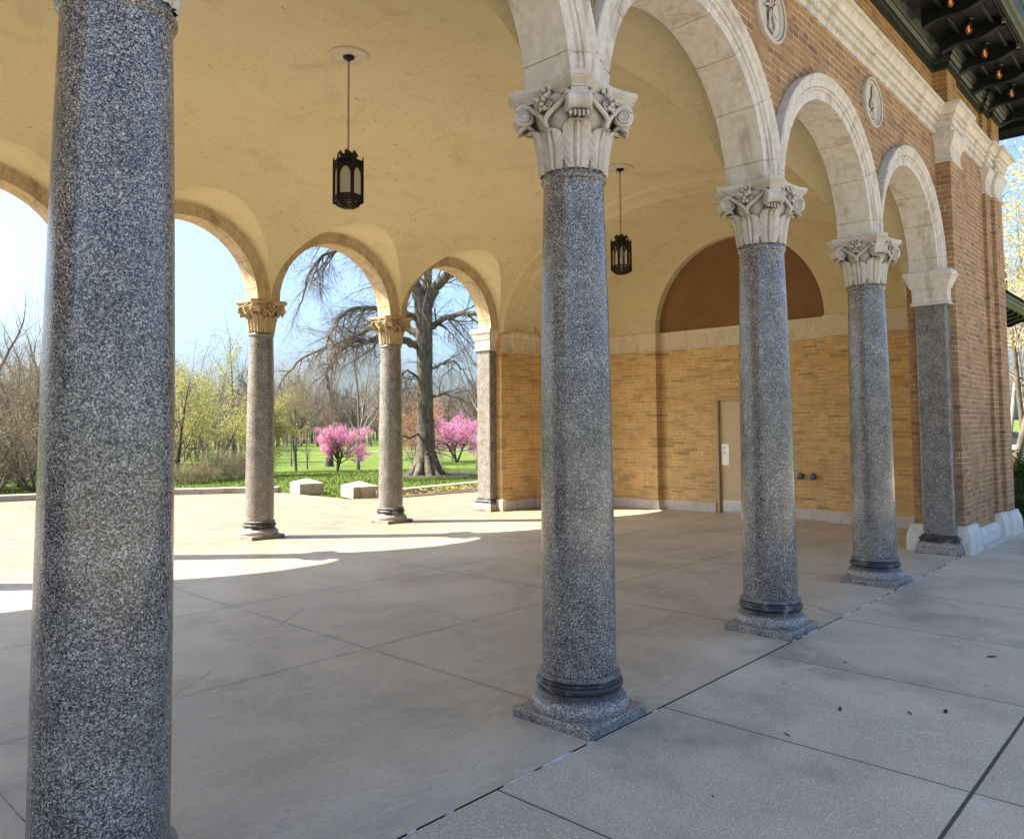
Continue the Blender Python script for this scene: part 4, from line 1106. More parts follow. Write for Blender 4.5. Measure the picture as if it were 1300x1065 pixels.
# ------------------------------------------------------------------ LANTERNS
def make_lantern(glass, name='hanging_lantern'):
    """origin at the ceiling; body hangs below"""
    r = empty(name)
    mb = MB(); mb.lathe([(.205, .004), (.205, -.016), (.19, -.026), (.165, -.022), (.155, -.014), (.13, -.016), (.05, -.02)], 48, capb=True)
    mb.build('ceiling_rose', ROSEM, r, True)
    mb = MB(); mb.lathe([(.06, -.015), (.062, -.03), (.045, -.045), (.02, -.055), (.012, -.07)], 24); mb.build('canopy', IRON, r, True)
    zt_, zb = -1.04, -1.63
    mb = MB(); z = -.07; k = 0
    while z > zt_ + 0.01:
        L_ = 0.042; pts = []
        for i in range(12):
            a = 2 * pi * i / 12; u = 0.010 * cos(a); w = 0.021 * sin(a)
            pts.append((u if k % 2 else 0, 0 if k % 2 else u, z - 0.021 + w))
        mb.tube(pts, 0.0035, 5, closed=True); z -= 0.034; k += 1
    mb.build('chain', RUST, r)
    Rb = 0.150
    hexp = lambda rr, z, off=0.0: [(rr * cos(pi / 3 * k + off), rr * sin(pi / 3 * k + off), z) for k in range(6)]
    mb = MB()
    # stepped crown
    for r0, z0, r1, z1 in ((.03, -1.04, .045, -1.065), (.045, -1.065, .075, -1.085), (.085, -1.085, .085, -1.13), (.115, -1.13, .12, -1.15)):
        V = hexp(r0, z0) + hexp(r1, z1); mb.add(V, [(k, (k + 1) % 6, 6 + (k + 1) % 6, 6 + k) for k in range(6)] + [tuple(range(5, -1, -1)), tuple(range(6, 12))])
    # scalloped crown tufts
    for k in range(6):
        a = pi / 3 * k + pi / 6
        mb.tube([(.07 * cos(a), .07 * sin(a), -1.10), (.088 * cos(a), .088 * sin(a), -1.065), (.08 * cos(a), .08 * sin(a), -1.045)], [.02, .022, .008], 7)
    # pierced bands top and bottom (bars between rails)
    for za, zb_ in ((-1.155, -1.215), (-1.525, -1.58)):
        for z in (za, zb_):
            ring = hexp(Rb, z); mb.tube(ring, 0.009, 6, closed=True)
        for k in range(6):
            A = Vector(hexp(Rb, za)[k]); B = Vector(hexp(Rb, za)[(k + 1) % 6])
            for q in range(1, 10):
                P = A.lerp(B, q / 10); mb.tube([P, P + Vector((0, 0, zb_ - za))], 0.0042, 4)
            mid = (za + zb_) / 2; mb.tube([A + Vector((0, 0, mid - za)), B + Vector((0, 0, mid - za))], 0.006, 4)
    # corner posts with spikes
    for k in range(6):
        a = pi / 3 * k; x, y = (Rb + .004) * cos(a), (Rb + .004) * sin(a)
        mb.tube([(x, y, -1.60), (x, y, -1.16), (x, y, -1.13), (x * 1.01, y * 1.01, -1.095)], [.0115, .0115, .010, .002], 6)
    # pointed arches over the panes
    for k in range(6):
        A = Vector(hexp(Rb, 0)[k]); B = Vector(hexp(Rb, 0)[(k + 1) % 6]); t = (B - A); L_ = t.length; t.normalize()
        m0 = (A + B) / 2
        for sg in (-1, 1):
            pts = [m0 + t * (sg * L_ * .42) + Vector((0, 0, -1.525)), m0 + t * (sg * L_ * .42) + Vector((0, 0, -1.33)), m0 + t * (sg * L_ * .38) + Vector((0, 0, -1.285)), m0 + t * (sg * L_ * .24) + Vector((0, 0, -1.245)), m0 + Vector((0, 0, -1.222))]
            mb.tube(pts, [.009, .009, .009, .009, .009], 5)
            # spandrel fill
            q = [A.lerp(m0, 0.0) if sg < 0 else B, ]
            c0 = m0 + t * (sg * L_ * .48)
            n_ = Vector((t.y, -t.x, 0)) * 0.004
            V = [c0 + Vector((0, 0, -1.215)), c0 + Vector((0, 0, -1.33)), m0 + t * (sg * L_ * .38) + Vector((0, 0, -1.285)), m0 + t * (sg * L_ * .24) + Vector((0, 0, -1.245)), m0 + Vector((0, 0, -1.215))]
            mb.add([v + n_ for v in V] + [v - n_ for v in V], [(0, 1, 2, 3, 4), (9, 8, 7, 6, 5), (0, 5, 6, 1), (1, 6, 7, 2), (2, 7, 8, 3), (3, 8, 9, 4), (4, 9, 5, 0)])
    # roof plate, bottom taper
    V = hexp(Rb - .004, -1.158) + hexp(.115, -1.145); mb.add(V, [(k, (k + 1) % 6, 6 + (k + 1) % 6, 6 + k) for k in range(6)] + [tuple(range(6, 12))])
    for k in range(6):
        A = Vector(hexp(Rb, -1.59)[k]); A2 = Vector(hexp(.095, zb)[k]); B = Vector(hexp(Rb, -1.59)[(k + 1) % 6]); B2 = Vector(hexp(.095, zb)[(k + 1) % 6])
        mb.tube([A, A2], .009, 5); mb.tube([A2, B2], .008, 5)
        for q in range(1, 6): mb.tube([A.lerp(B, q / 6), A2.lerp(B2, q / 6)], .0045, 4)
        for f in (.35, .7): mb.tube([A.lerp(A2, f), B.lerp(B2, f)], .005, 4)
        mb.tube([A2, A2 * 0.45 + Vector((0, 0, zb * .55 - .01))], .007, 5)
        mb.tube([A2.lerp(B2, .5), Vector((0, 0, zb - .02))], .004, 4)
    mb.lathe([(.045, 0), (.045, -.012), (.02, -.025)], 12, (0, 0, zb - .0))
    mb.build('cage', IRON, r)
    for k in range(6):
        A = Vector(hexp(Rb - .012, 0)[k]); B = Vector(hexp(Rb - .012, 0)[(k + 1) % 6]); n_ = Vector(((B - A).y, -(B - A).x, 0)).normalized() * .003
        g = MB(); V = [A + Vector((0, 0, -1.525)), B + Vector((0, 0, -1.525)), B + Vector((0, 0, -1.215)), A + Vector((0, 0, -1.215))]
        g.add([v - n_ for v in V] + [v + n_ for v in V], [(0, 1, 2, 3), (7, 6, 5, 4), (0, 4, 5, 1), (1, 5, 6, 2), (2, 6, 7, 3), (3, 7, 4, 0)])
        g.build('glass_pane', glass, r)
    mb = MB(); mb.lathe([(.02, -1.16), (.022, -1.25), (.016, -1.255), (.03, -1.30), (.036, -1.34), (.03, -1.39), (.01, -1.41)], 16); mb.build('bulb', FROST, r, True)
    return r
l1 = make_lantern(FROST); l1.location = (1.222, 3.96, VZ + VB - 0.002); l1.rotation_euler.z = radians(12)
tag(l1, 'larger near black iron lantern with frosted arched panes hanging left of the middle column', 'lantern', 'iron lanterns hung from the vault')
l2 = make_lantern(CLEAR); l2.location = (6.20, 3.96, VZ + VB - 0.002); l2.rotation_euler.z = radians(20)
tag(l2, 'smaller distant black iron lantern with clear panes hanging right of the middle column', 'lantern', 'iron lanterns hung from the vault')


# ------------------------------------------------------------------ TREES
def rot_about(v, ax, a):
    c, s_ = cos(a), sin(a)
    return v * c + ax.cross(v) * s_ + ax * (ax.dot(v) * (1 - c))
def grow(rng, out, tips, p, d, L_, r, lvl, P):
    """one branch as a bent chain of pieces, children spring along it. P = dict of habits"""
    n = P['pieces'][lvl]; step = L_ / n; pts = [(p.copy(), r)]
    wig = P['wiggle'][lvl]; tro = P['tropism'][lvl]
    rend = r * P['taper'][lvl]
    dirs = [d.copy()]
    for i in range(n):
        ax = Vector((rng.gauss(0, 1), rng.gauss(0, 1), rng.gauss(0, 1))).normalized()
        d = rot_about(d, ax, rng.gauss(0, wig)); d = (d + Vector((0, 0, tro)) / n).normalized()
        p = p + d * step; rr = r + (rend - r) * (i + 1) / n
        pts.append((p.copy(), rr)); dirs.append(d.copy())
    out.append((lvl, pts))
    if lvl >= P['levels'] - 1:
        tips.append((p.copy(), d.copy(), lvl))
        for q, _ in pts[1:-1]: tips.append((q.copy(), d.copy(), lvl))
        return
    k = P['kids'][lvl]; k = int(k + rng.random())
    s0 = P['start'][lvl]
    for i in range(k):
        t = s0 + (1 - s0) * (i + rng.random() * 0.9) / k
        t = min(t, 0.999); f = t * n; j = int(f); a = f - j
        q = pts[j][0].lerp(pts[j + 1][0], a); rr = pts[j][1] + (pts[j + 1][1] - pts[j][1]) * a; dd = dirs[min(j + 1, n)]
        side = dd.orthogonal().normalized(); side = rot_about(side, dd, rng.uniform(0, 2 * pi))
        ang = P['angle'][lvl] * rng.uniform(0.7, 1.25)
        nd = rot_about(dd, side, ang)
        ll = L_ * P['ratio'][lvl] * rng.uniform(0.65, 1.2) * (1.15 - P.get('cone', 0.35) * t)
        grow(rng, out, tips, q, nd, ll, min(rr * 0.75, rr * P['rratio'][lvl]), lvl + 1, P)
    if P.get('cont', True):
        grow(rng, out, tips, pts[-1][0], dirs[-1], L_ * P['ratio'][lvl] * 0.8, rend, lvl + 1, P)
def segs_mesh(chains, sides, flare=0.0):
    """connected tapered tubes, numpy"""
    Vs = []; Fs = []; o = 0
    for lvl, pts in chains:
        k = sides[lvl]; n = len(pts)
        P_ = np.array([tuple(p) for p, r in pts]); r_ = np.array([r for p, r in pts])
        T = np.gradient(P_, axis=0) if n > 1 else P_; T /= np.linalg.norm(T, axis=1)[:, None] + 1e-9
        ref = np.array([0.31, 0.17, 0.93]) if abs(T[0][2]) < 0.8 else np.array([0.95, 0.2, 0.1])
        U = np.cross(T, ref); U /= np.linalg.norm(U, axis=1)[:, None] + 1e-9; W = np.cross(T, U)
        a = np.arange(k) * 2 * pi / k
        ring = P_[:, None, :] + r_[:, None, None] * (np.cos(a)[None, :, None] * U[:, None, :] + np.sin(a)[None, :, None] * W[:, None, :])
        Vs.append(ring.reshape(-1, 3))
        i = np.arange(n - 1)[:, None] * k; j = np.arange(k)[None, :]; jn = (j + 1) % k
        Fs.append((np.stack([i + j, i + jn, i + k + jn, i + k + j], -1).reshape(-1, 4)) + o)
        o += n * k
    return (np.concatenate(Vs), np.concatenate(Fs)) if Vs else (np.zeros((0, 3)), np.zeros((0, 4), int))
def leaves_mesh(rs, centers, per, size, spread):
    c = np.repeat(np.array(centers), per, axis=0); n = len(c)
    c = c + rs.normal(0, spread, (n, 3))
    a = rs.normal(0, 1, (n, 3)); a /= np.linalg.norm(a, axis=1)[:, None]
    b_ = np.cross(a, rs.normal(0, 1, (n, 3))); b_ /= np.linalg.norm(b_, axis=1)[:, None] + 1e-9
    s_ = size * rs.uniform(0.6, 1.3, (n, 1))
    V = np.stack([c + a * s_, c + b_ * s_ * .6, c - a * s_, c - b_ * s_ * .6], 1).reshape(-1, 3)
    return V, np.arange(n * 4).reshape(-1, 4)
def raw_tree(seed, H, P, r0, base_dir=(0, 0, 1), trunk_levels=1):
    rng = random.Random(seed); out = []; tips = []
    grow(rng, out, tips, Vector((0, 0, -0.15)), Vector(base_dir).normalized(), H, r0, 0, P)
    return out, tips
SIDES = [10, 7, 5, 3, 3, 3]
def tree(name, seed, loc, P, H, r0, bark, twig, label, cat, group=None, leaf_m=None, per=2, lsize=0.03, lspread=0.1, stems=1, tl=1, lean=0.0, sel=1.0):
    r = empty(name, loc); tag(r, label, cat, group)
    rng = random.Random(seed * 7 + 1); chains = []; tips = []
    for k in range(stems):
        a = rng.uniform(0, 2 * pi); ln = lean if stems > 1 else lean * 0.3
        o_, t_ = raw_tree(seed + k * 13, H * rng.uniform(.85, 1.1), P, r0 * (1 if stems == 1 else .7), (ln * cos(a), ln * sin(a), 1))
        chains += o_; tips += t_
    V, F = segs_mesh([c for c in chains if c[0] < tl], SIDES); np_obj('trunk', V, [F], bark, r, True)
    V, F = segs_mesh([c for c in chains if c[0] >= tl], SIDES); cr = np_obj('crown', V, [F], twig, r)
    if leaf_m is not None:
        rs = np.random.RandomState(seed); cc = [tuple(t[0]) for t in tips if rng.random() < sel]
        V, F = leaves_mesh(rs, cc, per, lsize, lspread); np_obj('blossom' if leaf_m is LEAF_PINK else 'foliage', V, [F], leaf_m, cr)
    return r
H_BARE = dict(levels=5, pieces=[7, 6, 5, 4, 3], wiggle=[.06, .14, .2, .25, .3], tropism=[.05, .35, .3, .2, .1], taper=[.35, .3, .3, .35, .5], kids=[9, 6, 5, 4], start=[.28, .25, .2, .15], angle=[.75, .7, .7, .7], ratio=[.5, .5, .5, .5], rratio=[.5, .5, .5, .55], cone=.55)
H_BUSH = dict(levels=4, pieces=[5, 4, 3, 3], wiggle=[.12, .2, .28, .3], tropism=[.1, .2, .15, .1], taper=[.4, .4, .4, .5], kids=[8, 6, 4], start=[.12, .15, .1], angle=[.6, .65, .7], ratio=[.55, .5, .5], rratio=[.55, .55, .6], cone=.35)
H_RED = dict(levels=5, pieces=[4, 5, 4, 3, 3], wiggle=[.12, .2, .24, .28, .3], tropism=[.0, -.05, .05, .05, .0], taper=[.75, .4, .4, .4, .5], kids=[6, 6, 5, 4], start=[.55, .3, .2, .1], angle=[.92, .65, .6, .6], ratio=[1.05, .5, .48, .45], rratio=[.6, .55, .5, .5], cone=.2)
H_YG = dict(levels=5, pieces=[8, 5, 4, 3, 2], wiggle=[.05, .12, .2, .25, .3], tropism=[.1, .5, .35, .2, .1], taper=[.12, .3, .3, .4, .5], kids=[16, 5, 4, 2], start=[.12, .2, .2, .15], angle=[.8, .6, .6, .6], ratio=[.42, .5, .5, .5], rratio=[.45, .5, .5, .55], cone=.85)

def T(x, y): return (x, y, terrain_z(x, y))

# --- the big oak with hand-placed limbs
LIMBS = {
'trunk': [(14.36, 17.93, -0.11), (14.35, 17.92, 0.16), (14.33, 17.90, 0.60), (14.31, 17.87, 1.29), (14.25, 17.85, 2.25), (14.19, 17.82, 3.35), (14.15, 17.77, 4.45), (14.10, 17.75, 5.41), (14.06, 17.75, 5.96)],
'A': [(14.01, 17.93, 4.45), (13.44, 17.94, 4.62), (12.98, 17.99, 4.70), (12.52, 18.05, 4.62), (12.00, 18.18, 4.48), (11.54, 18.24, 4.50), (11.22, 18.30, 4.28), (10.84, 18.45, 3.85), (10.60, 18.45, 3.43), (10.61, 18.33, 2.97), (10.63, 18.18, 2.64)],
'B': [(13.95, 17.91, 5.41), (13.35, 17.82, 5.53), (12.88, 17.88, 5.54), (12.49, 18.01, 5.54), (11.96, 18.13, 5.65), (11.39, 18.30, 5.51), (11.01, 18.45, 5.17), (10.77, 18.46, 4.66), (10.54, 18.45, 4.19), (10.23, 18.52, 3.84)],
'Cc': [(14.12, 18.07, 4.88), (13.84, 18.64, 5.27), (13.32, 19.49, 5.28), (13.01, 20.15, 4.97), (12.84, 20.63, 4.80), (12.40, 21.42, 4.54), (12.02, 22.16, 4.19), (11.71, 22.84, 3.55), (11.57, 23.19, 2.92)],
'Dd': [(13.81, 17.95, 6.84), (13.28, 18.16, 7.56), (12.44, 18.61, 7.85), (11.39, 19.03, 7.59), (10.94, 19.23, 7.36), (10.56, 19.39, 6.80), (10.35, 19.38, 6.06)],
'Ee': [(14.26, 17.60, 5.10), (14.41, 17.44, 5.24), (14.51, 17.02, 5.43), (14.67, 16.39, 5.51), (14.85, 15.77, 5.41), (15.29, 15.02, 5.06), (15.71, 14.34, 4.29)],
'F1': [(14.05, 17.77, 5.82), (13.92, 17.87, 6.37), (13.79, 17.97, 6.86), (13.53, 18.18, 7.69), (13.23, 18.41, 8.84), (12.84, 18.71, 10.22)],
'F2': [(14.11, 17.71, 5.82), (14.26, 17.51, 6.31), (14.33, 17.10, 6.68), (14.45, 16.66, 6.96), (14.76, 15.97, 7.64), (15.32, 15.02, 8.34)],
'F3': [(14.28, 17.96, 5.92), (14.52, 18.07, 6.75), (14.82, 18.24, 7.96), (14.94, 18.28, 9.44), (14.95, 18.42, 11.23)],
'G': [(14.32, 17.67, 3.62), (14.30, 17.08, 3.80), (14.30, 16.48, 3.87), (14.41, 16.10, 3.54), (14.51, 15.74, 3.00)],
'H': [(14.35, 17.71, 2.66), (14.31, 17.01, 2.77), (14.30, 16.29, 2.61), (14.35, 15.66, 2.41), (14.48, 15.28, 1.94)],
'I': [(14.06, 17.96, 3.35), (13.41, 17.77, 3.58), (12.93, 17.72, 3.29), (12.43, 17.71, 2.75)],
'J': [(11.58, 18.77, 8.06), (11.11, 18.99, 8.01), (10.56, 19.31, 7.71), (10.17, 19.62, 7.38), (9.72, 19.98, 7.15), (9.38, 20.23, 6.75)],
'K': [(14.13, 18.05, 1.43), (13.27, 17.52, 1.28), (12.83, 17.39, 1.39)],
}
LR = dict(trunk=(.46, .36, .315, .295, .285, .28, .285, .31, .32), A=(.15, .03), B=(.12, .02), Cc=(.14, .02), Dd=(.13, .03), Ee=(.13, .04), F1=(.26, .12), F2=(.24, .10), F3=(.2, .08), G=(.06, .015), H=(.05, .012), I=(.05, .012), J=(.07, .012), K=(.05, .03))
def oak():
    bx, by = 14.36, 17.93
    r = empty('oak_tree', (bx, by, 0)); tag(r, 'massive old tree with grey trunk and drooping bare limbs beyond the back arches', 'tree')
    rng = random.Random(77); off = Vector((-bx, -by, 0)); chains = []; tips = []; big = []
    P = dict(levels=5, pieces=[5, 6, 5, 4, 3], wiggle=[.1, .22, .26, .3, .32], tropism=[0, -.35, -.30, -.25, -.1], taper=[.4, .25, .3, .35, .5], kids=[6, 6, 5, 4], start=[.2, .12, .10, .1], angle=[.7, .75, .75, .75], ratio=[.5, .60, .58, .55], rratio=[.5, .5, .55, .65], cone=.25)
    for k, pts in LIMBS.items():
        pts = [Vector(p) + off for p in pts]; rr = LR[k]; n = len(pts)
        # resample with a little wander
        fine = []
        for i in range(n - 1):
            for q in range(4): fine.append(pts[i].lerp(pts[i + 1], q / 4) + Vector([rng.gauss(0, .018) for _ in range(3)]) * (0 if k == 'trunk' else 1))
        fine.append(pts[-1])
        if len(rr) == 2: rad = [rr[0] + (rr[1] - rr[0]) * (i / (len(fine) - 1)) ** 0.8 for i in range(len(fine))]
        else: rad = [rr[min(i // 4, n - 1)] + (rr[min(i // 4 + 1, n - 1)] - rr[min(i // 4, n - 1)]) * (i % 4) / 4 for i in range(len(fine))]
        big.append((0, list(zip(fine, rad))))
        if k == 'trunk':
            for i in range(34):      # short epicormic sprouts on the trunk
                j = rng.randint(8, len(fine) - 2); a = rng.uniform(0, 2 * pi); d = Vector((cos(a), sin(a), rng.uniform(-.5, .3))).normalized()
                grow(rng, chains, tips, fine[j] + d * rad[j] * .8, d, rng.uniform(.5, 1.3), .018, 2, P)
            continue
        if k == 'K': continue
        L_ = sum((fine[i + 1] - fine[i]).length for i in range(len(fine) - 1)); cnt = int({'A': 21, 'B': 21, 'Cc': 22, 'Dd': 17, 'Ee': 17, 'F1': 14, 'F2': 20, 'F3': 9, 'G': 12, 'H': 12, 'I': 10, 'J': 18}[k])
        for i in range(cnt):
            t = 0.12 + 0.87 * (i + rng.random()) / cnt; j = min(int(t * (len(fine) - 1)), len(fine) - 2)
            dd = (fine[j + 1] - fine[j]).normalized(); side = rot_about(dd.orthogonal().normalized(), dd, rng.uniform(0, 2 * pi))
            nd = rot_about(dd, side, rng.uniform(.5, 1.1))
            ll = rng.uniform(.8, 1.7) * (1.25 - .5 * t) * (1.0 if k[0] != 'F' else 1.5) * (0.6 if k in 'GHI' else 1)
            grow(rng, chains, tips, fine[j], nd, ll * 1.05, min(rad[j] * .5, .036), 1, P)
        grow(rng, chains, tips, fine[-1], (fine[-1] - fine[-2]).normalized(), 1.3, rad[-1], 1, P)
    # root flare
    for i in range(9):
        a = 2 * pi * i / 9 + rng.uniform(-.2, .2); d = Vector((cos(a), sin(a), 0))
        big.append((0, [(d * .18 + Vector((0, 0, .75)), .16), (d * .30 + Vector((0, 0, .35)), .17), (d * .47 + Vector((0, 0, .06)), .15), (d * .70 + Vector((0, 0, -.12)), .10)]))
    V, F = segs_mesh(big, [16]); o = np_obj('trunk', V, [F], BARK_OAK, r, True)
    V, F = segs_mesh(chains, SIDES); cr = np_obj('crown', V, [F], BARK_OAKTWIG, r)
    rs = np.random.RandomState(5); cc = [tuple(t[0]) for t in tips if t[0].z > 4.6 and rng.random() < .008] 
    cc += [tuple(Vector((rng.gauss(0, .25), rng.gauss(0, .25), rng.uniform(4.6, 7.4))) + Vector((-.2, -.2, 0))) for _ in range(220)]
    V, F = leaves_mesh(rs, cc, 3, .03, .10); np_obj('moss_tufts', V, [F], LEAF_MOSS, cr)
    # mulch ring
    V = [(bx - 0.2, by + .3, terrain_z(bx, by) + .05)]; n = 40
    V += [(bx + 0.3 + (1.75 + .15 * rng.random()) * cos(2 * pi * i / n), by - 0.1 + (1.4 + .15 * rng.random()) * sin(2 * pi * i / n), terrain_z(bx, by) + .012) for i in range(n)]
    tag(mesh_obj('bark_mulch_ring', V, [(0, 1 + i, 1 + (i + 1) % n) for i in range(n)], SOIL), kind='structure')
oak()

def TT(name, xy, **kw): return tree(name, loc=T(*xy), **kw)
GB = 'bare trees of the wood on the left'
# trees seen left of the near column
TT('bare_tree', (4.27, 28.7), seed=3, P=H_BARE, H=6.4, r0=.16, bark=BARK_MID, twig=BARK_PALE, stems=2, lean=.28, label='tall bare forked tree at the left edge of the picture', cat='tree', group=GB)
TT('bare_tree', (6.0, 31.2), seed=8, P=H_BARE, H=7.0, r0=.13, bark=BARK_PALE, twig=BARK_PALE, stems=1, label='slender pale bare tree just left of the nearest granite column', cat='tree', group=GB)
TT('bare_tree', (1.6, 26.5), seed=21, P=H_BARE, H=5.2, r0=.2, bark=BARK_MID, twig=BARK_MID, stems=2, lean=.5, label='crooked dark-limbed tree cut by the left edge of the picture', cat='tree', group=GB)
TT('bare_tree', (8.4, 33.5), seed=22, P=H_BARE, H=6.4, r0=.12, bark=BARK_MID, twig=BARK_PALE, label='bare tree half hidden behind the nearest granite column', cat='tree', group=GB)
GS = 'scrub thickets behind the kerb wall'
brush = [((2.6, 22.6), 31, 'BP', 2.9), ((3.6, 24.2), 32, 'BM', 3.4), ((4.6, 25.4), 33, 'BP', 3.6), ((1.2, 23.6), 34, 'BM', 3.3), ((5.4, 24.4), 35, 'BP', 3.2), ((3.3, 21.4), 36, 'BT', 2.0), ((2.0, 21.8), 37, 'BM', 1.9)]
bl = ['brown-grey leafless thicket at the left edge behind the kerb wall', 'tangled grey thicket in front of the tall forked tree', 'pale thicket close left of the nearest column, behind the kerb wall', 'rusty grey brush partly outside the left edge', 'pale brush running behind the nearest granite column', 'low tan brush right behind the kerb wall near the nearest column', 'low dark brush right behind the kerb wall at the left edge']
for k, ((x, y), sd_, m_, h_) in enumerate(brush):
    TT('thicket', (x, y), seed=sd_, P=H_BUSH, H=h_, r0=.035, bark=BARK_MID, twig={'BP': BARK_PALE, 'BM': BARK_MID, 'BT': BARK_PALE}[m_], stems=11, lean=.75, label=bl[k], cat='thicket', group=GS, leaf_m=LEAF_TAN, per=1, lsize=.02, lspread=.06, sel=.5)
# yellow green trees between the nearest column and the second back column
YG = 'spring trees with yellow-green new leaves'
TT('budding_tree', (7.53, 22.2), seed=41, P=H_YG, H=3.75, r0=.075, bark=BARK_TWIG, twig=BARK_MID, leaf_m=LEAF_YG, per=1, lsize=.030, lspread=.09, sel=.55, label='slim upright tree with yellow-green buds right beside the nearest column', cat='tree', group=YG)
TT('budding_tree', (9.1, 23.4), seed=43, P=H_BARE, H=2.9, r0=.06, bark=BARK_TWIG, twig=BARK_MID, stems=3, lean=.5, leaf_m=LEAF_YG, per=1, lsize=.030, lspread=.10, sel=.5, label='spreading yellow-green tree with arching bough midway between two columns', cat='tree', group=YG)
TT('budding_tree', (10.3, 23.6), seed=47, P=H_BARE, H=2.3, r0=.05, bark=BARK_TWIG, twig=BARK_MID, stems=3, lean=.5, leaf_m=LEAF_YG, per=2, lsize=.030, lspread=.10, sel=.35, label='low yellow-green tree close left of the left-hand back column', cat='tree', group=YG)
TT('budding_tree', (12.0, 30.5), seed=49, P=H_BARE, H=4.3, r0=.07, bark=BARK_MID, twig=BARK_PALE, stems=2, lean=.3, leaf_m=LEAF_YG, per=2, lsize=.032, lspread=.12, sel=.3, label='taller thin-leaved tree standing behind the slim upright one', cat='tree', group=YG)
TT('bare_tree', (15.6, 32.6), seed=51, P=H_BARE, H=4.6, r0=.12, bark=BARK_TWIG, twig=BARK_MID, label='dark bare tree rising left of the left-hand back column', cat='tree', group='bare trees beyond the lawn')
TT('bare_tree', (14.3, 35.5), seed=52, P=H_BARE, H=4.7, r0=.10, bark=BARK_MID, twig=BARK_PALE, stems=2, lean=.3, label='grey bare tree behind the yellow-green trees', cat='tree', group='bare trees beyond the lawn')
TT('bare_tree', (17.9, 38.5), seed=53, P=H_BARE, H=5.6, r0=.12, bark=BARK_TWIG, twig=BARK_MID, label='bare tree whose top shows against the sky beside the left-hand back column', cat='tree', group='bare trees beyond the lawn')
for k, (xy, h_, sd_) in enumerate((((8.0, 21.0), .75, 61), ((9.4, 22.0), .9, 62), ((8.8, 21.6), 1.0, 63), ((10.2, 22.6), .9, 64), ((7.2, 20.9), .6, 65), ((11.3, 24.0), .8, 66))):
    TT('thicket', xy, seed=sd_, P=H_BUSH, H=h_, r0=.012, bark=BARK_PALE, twig=BARK_PALE, stems=9, lean=.9, leaf_m=LEAF_TAN, per=1, lsize=.018, lspread=.05, sel=.4,
       label=['low tan undergrowth at the foot of the slim upright tree', 'rounded tan brush under the spreading yellow-green tree', 'tallest tan brush midway between the columns', 'tan brush close left of the left-hand back column', 'short brush nearest the granite column', 'sparse brush behind the left-hand back column'][k], cat='thicket', group='undergrowth at the lawn edge')
# across the lawn
TT('budding_tree', (29.2, 50.4), seed=71, P=H_BARE, H=5.4, r0=.16, bark=BARK_MID, twig=BARK_PALE, stems=2, lean=.10, leaf_m=LEAF_TAN, per=2, lsize=.05, lspread=.14, sel=.45, label='twin-trunked tree hazy with tan buds, left of the small pink tree', cat='tree')
def redbud(loc, seed, H, label, sc, lsize, stems, per, lsp, sel=1.0):
    r = TT('blossoming_tree', loc, seed=seed, P=H_RED, H=H, r0=.075 * sc, bark=BARK_TWIG, twig=BARK_TWIG, stems=stems, lean=.45, leaf_m=LEAF_PINK, per=per, lsize=lsize, lspread=lsp, label=label, cat='tree', group='pink blossoming trees', sel=sel)
    return r
redbud((15.06, 24.4), 81, .86, 'small round-crowned tree full of magenta-pink blossom on the open lawn', 1.0, .021, 2, 3, .045, .85)
redbud((48.5, 52.9), 85, 2.3, 'wider pink-blossomed tree behind the massive old trunk', 2.0, .050, 4, 2, .14, .55)
redbud((56.0, 55.0), 88, 2.2, 'pink-blossomed tree half hidden by the square pilaster', 2.0, .050, 3, 2, .14, .45)
TT('rusty_shrub', (42.5, 52.3), seed=91, P=H_BUSH, H=4.2, r0=.06, bark=BARK_MID, twig=BARK_MID, stems=6, lean=.5, leaf_m=LEAF_OR, per=2, lsize=.05, lspread=.15, sel=.8, label='rusty orange budding tree between the right-hand back column and the massive trunk', cat='tree')
TT('bare_tree', (36.1, 56.2), seed=93, P=H_BARE, H=2.6, r0=.42, bark=BARK_TWIG, twig=BARK_MID, label='stout dark trunk just behind the small pink tree', cat='tree', group='bare trees beyond the lawn')
TT('bare_tree', (32.5, 46.9), seed=95, P=H_BARE, H=7.6, r0=.13, bark=BARK_MID, twig=BARK_PALE, label='tall pale bare tree left of the right-hand back column', cat='tree', group='bare trees beyond the lawn')
TT('bare_tree', (38.8, 40.1), seed=97, P=H_BARE, H=10.5, r0=.22, bark=BARK_TWIG, twig=BARK_PALE, label='tall bare tree seen close left of the square pilaster', cat='tree', group='bare trees beyond the lawn')
TT('bare_tree', (44.5, 63.0), seed=98, P=H_BARE, H=9.5, r0=.2, bark=BARK_MID, twig=BARK_PALE, label='bare tree behind the right-hand back column', cat='tree', group='bare trees beyond the lawn')
for k, (xy, h_) in enumerate((((27.0, 55.0), 3.2), ((28.6, 57.0), 3.0), ((31.6, 52.6), 3.2), ((34.0, 59.0), 2.7))):
    TT('sapling', xy, seed=101 + k, P=H_YG, H=h_, r0=.06, bark=BARK_TWIG, twig=BARK_MID, label=['thin sapling far left of the small pink tree', 'second thin sapling, right of the farthest left one', 'thin sapling nearest the twin-trunked tree on its right', 'thin sapling just left of the small pink tree'][k], cat='sapling', group='young trees on the lawn')

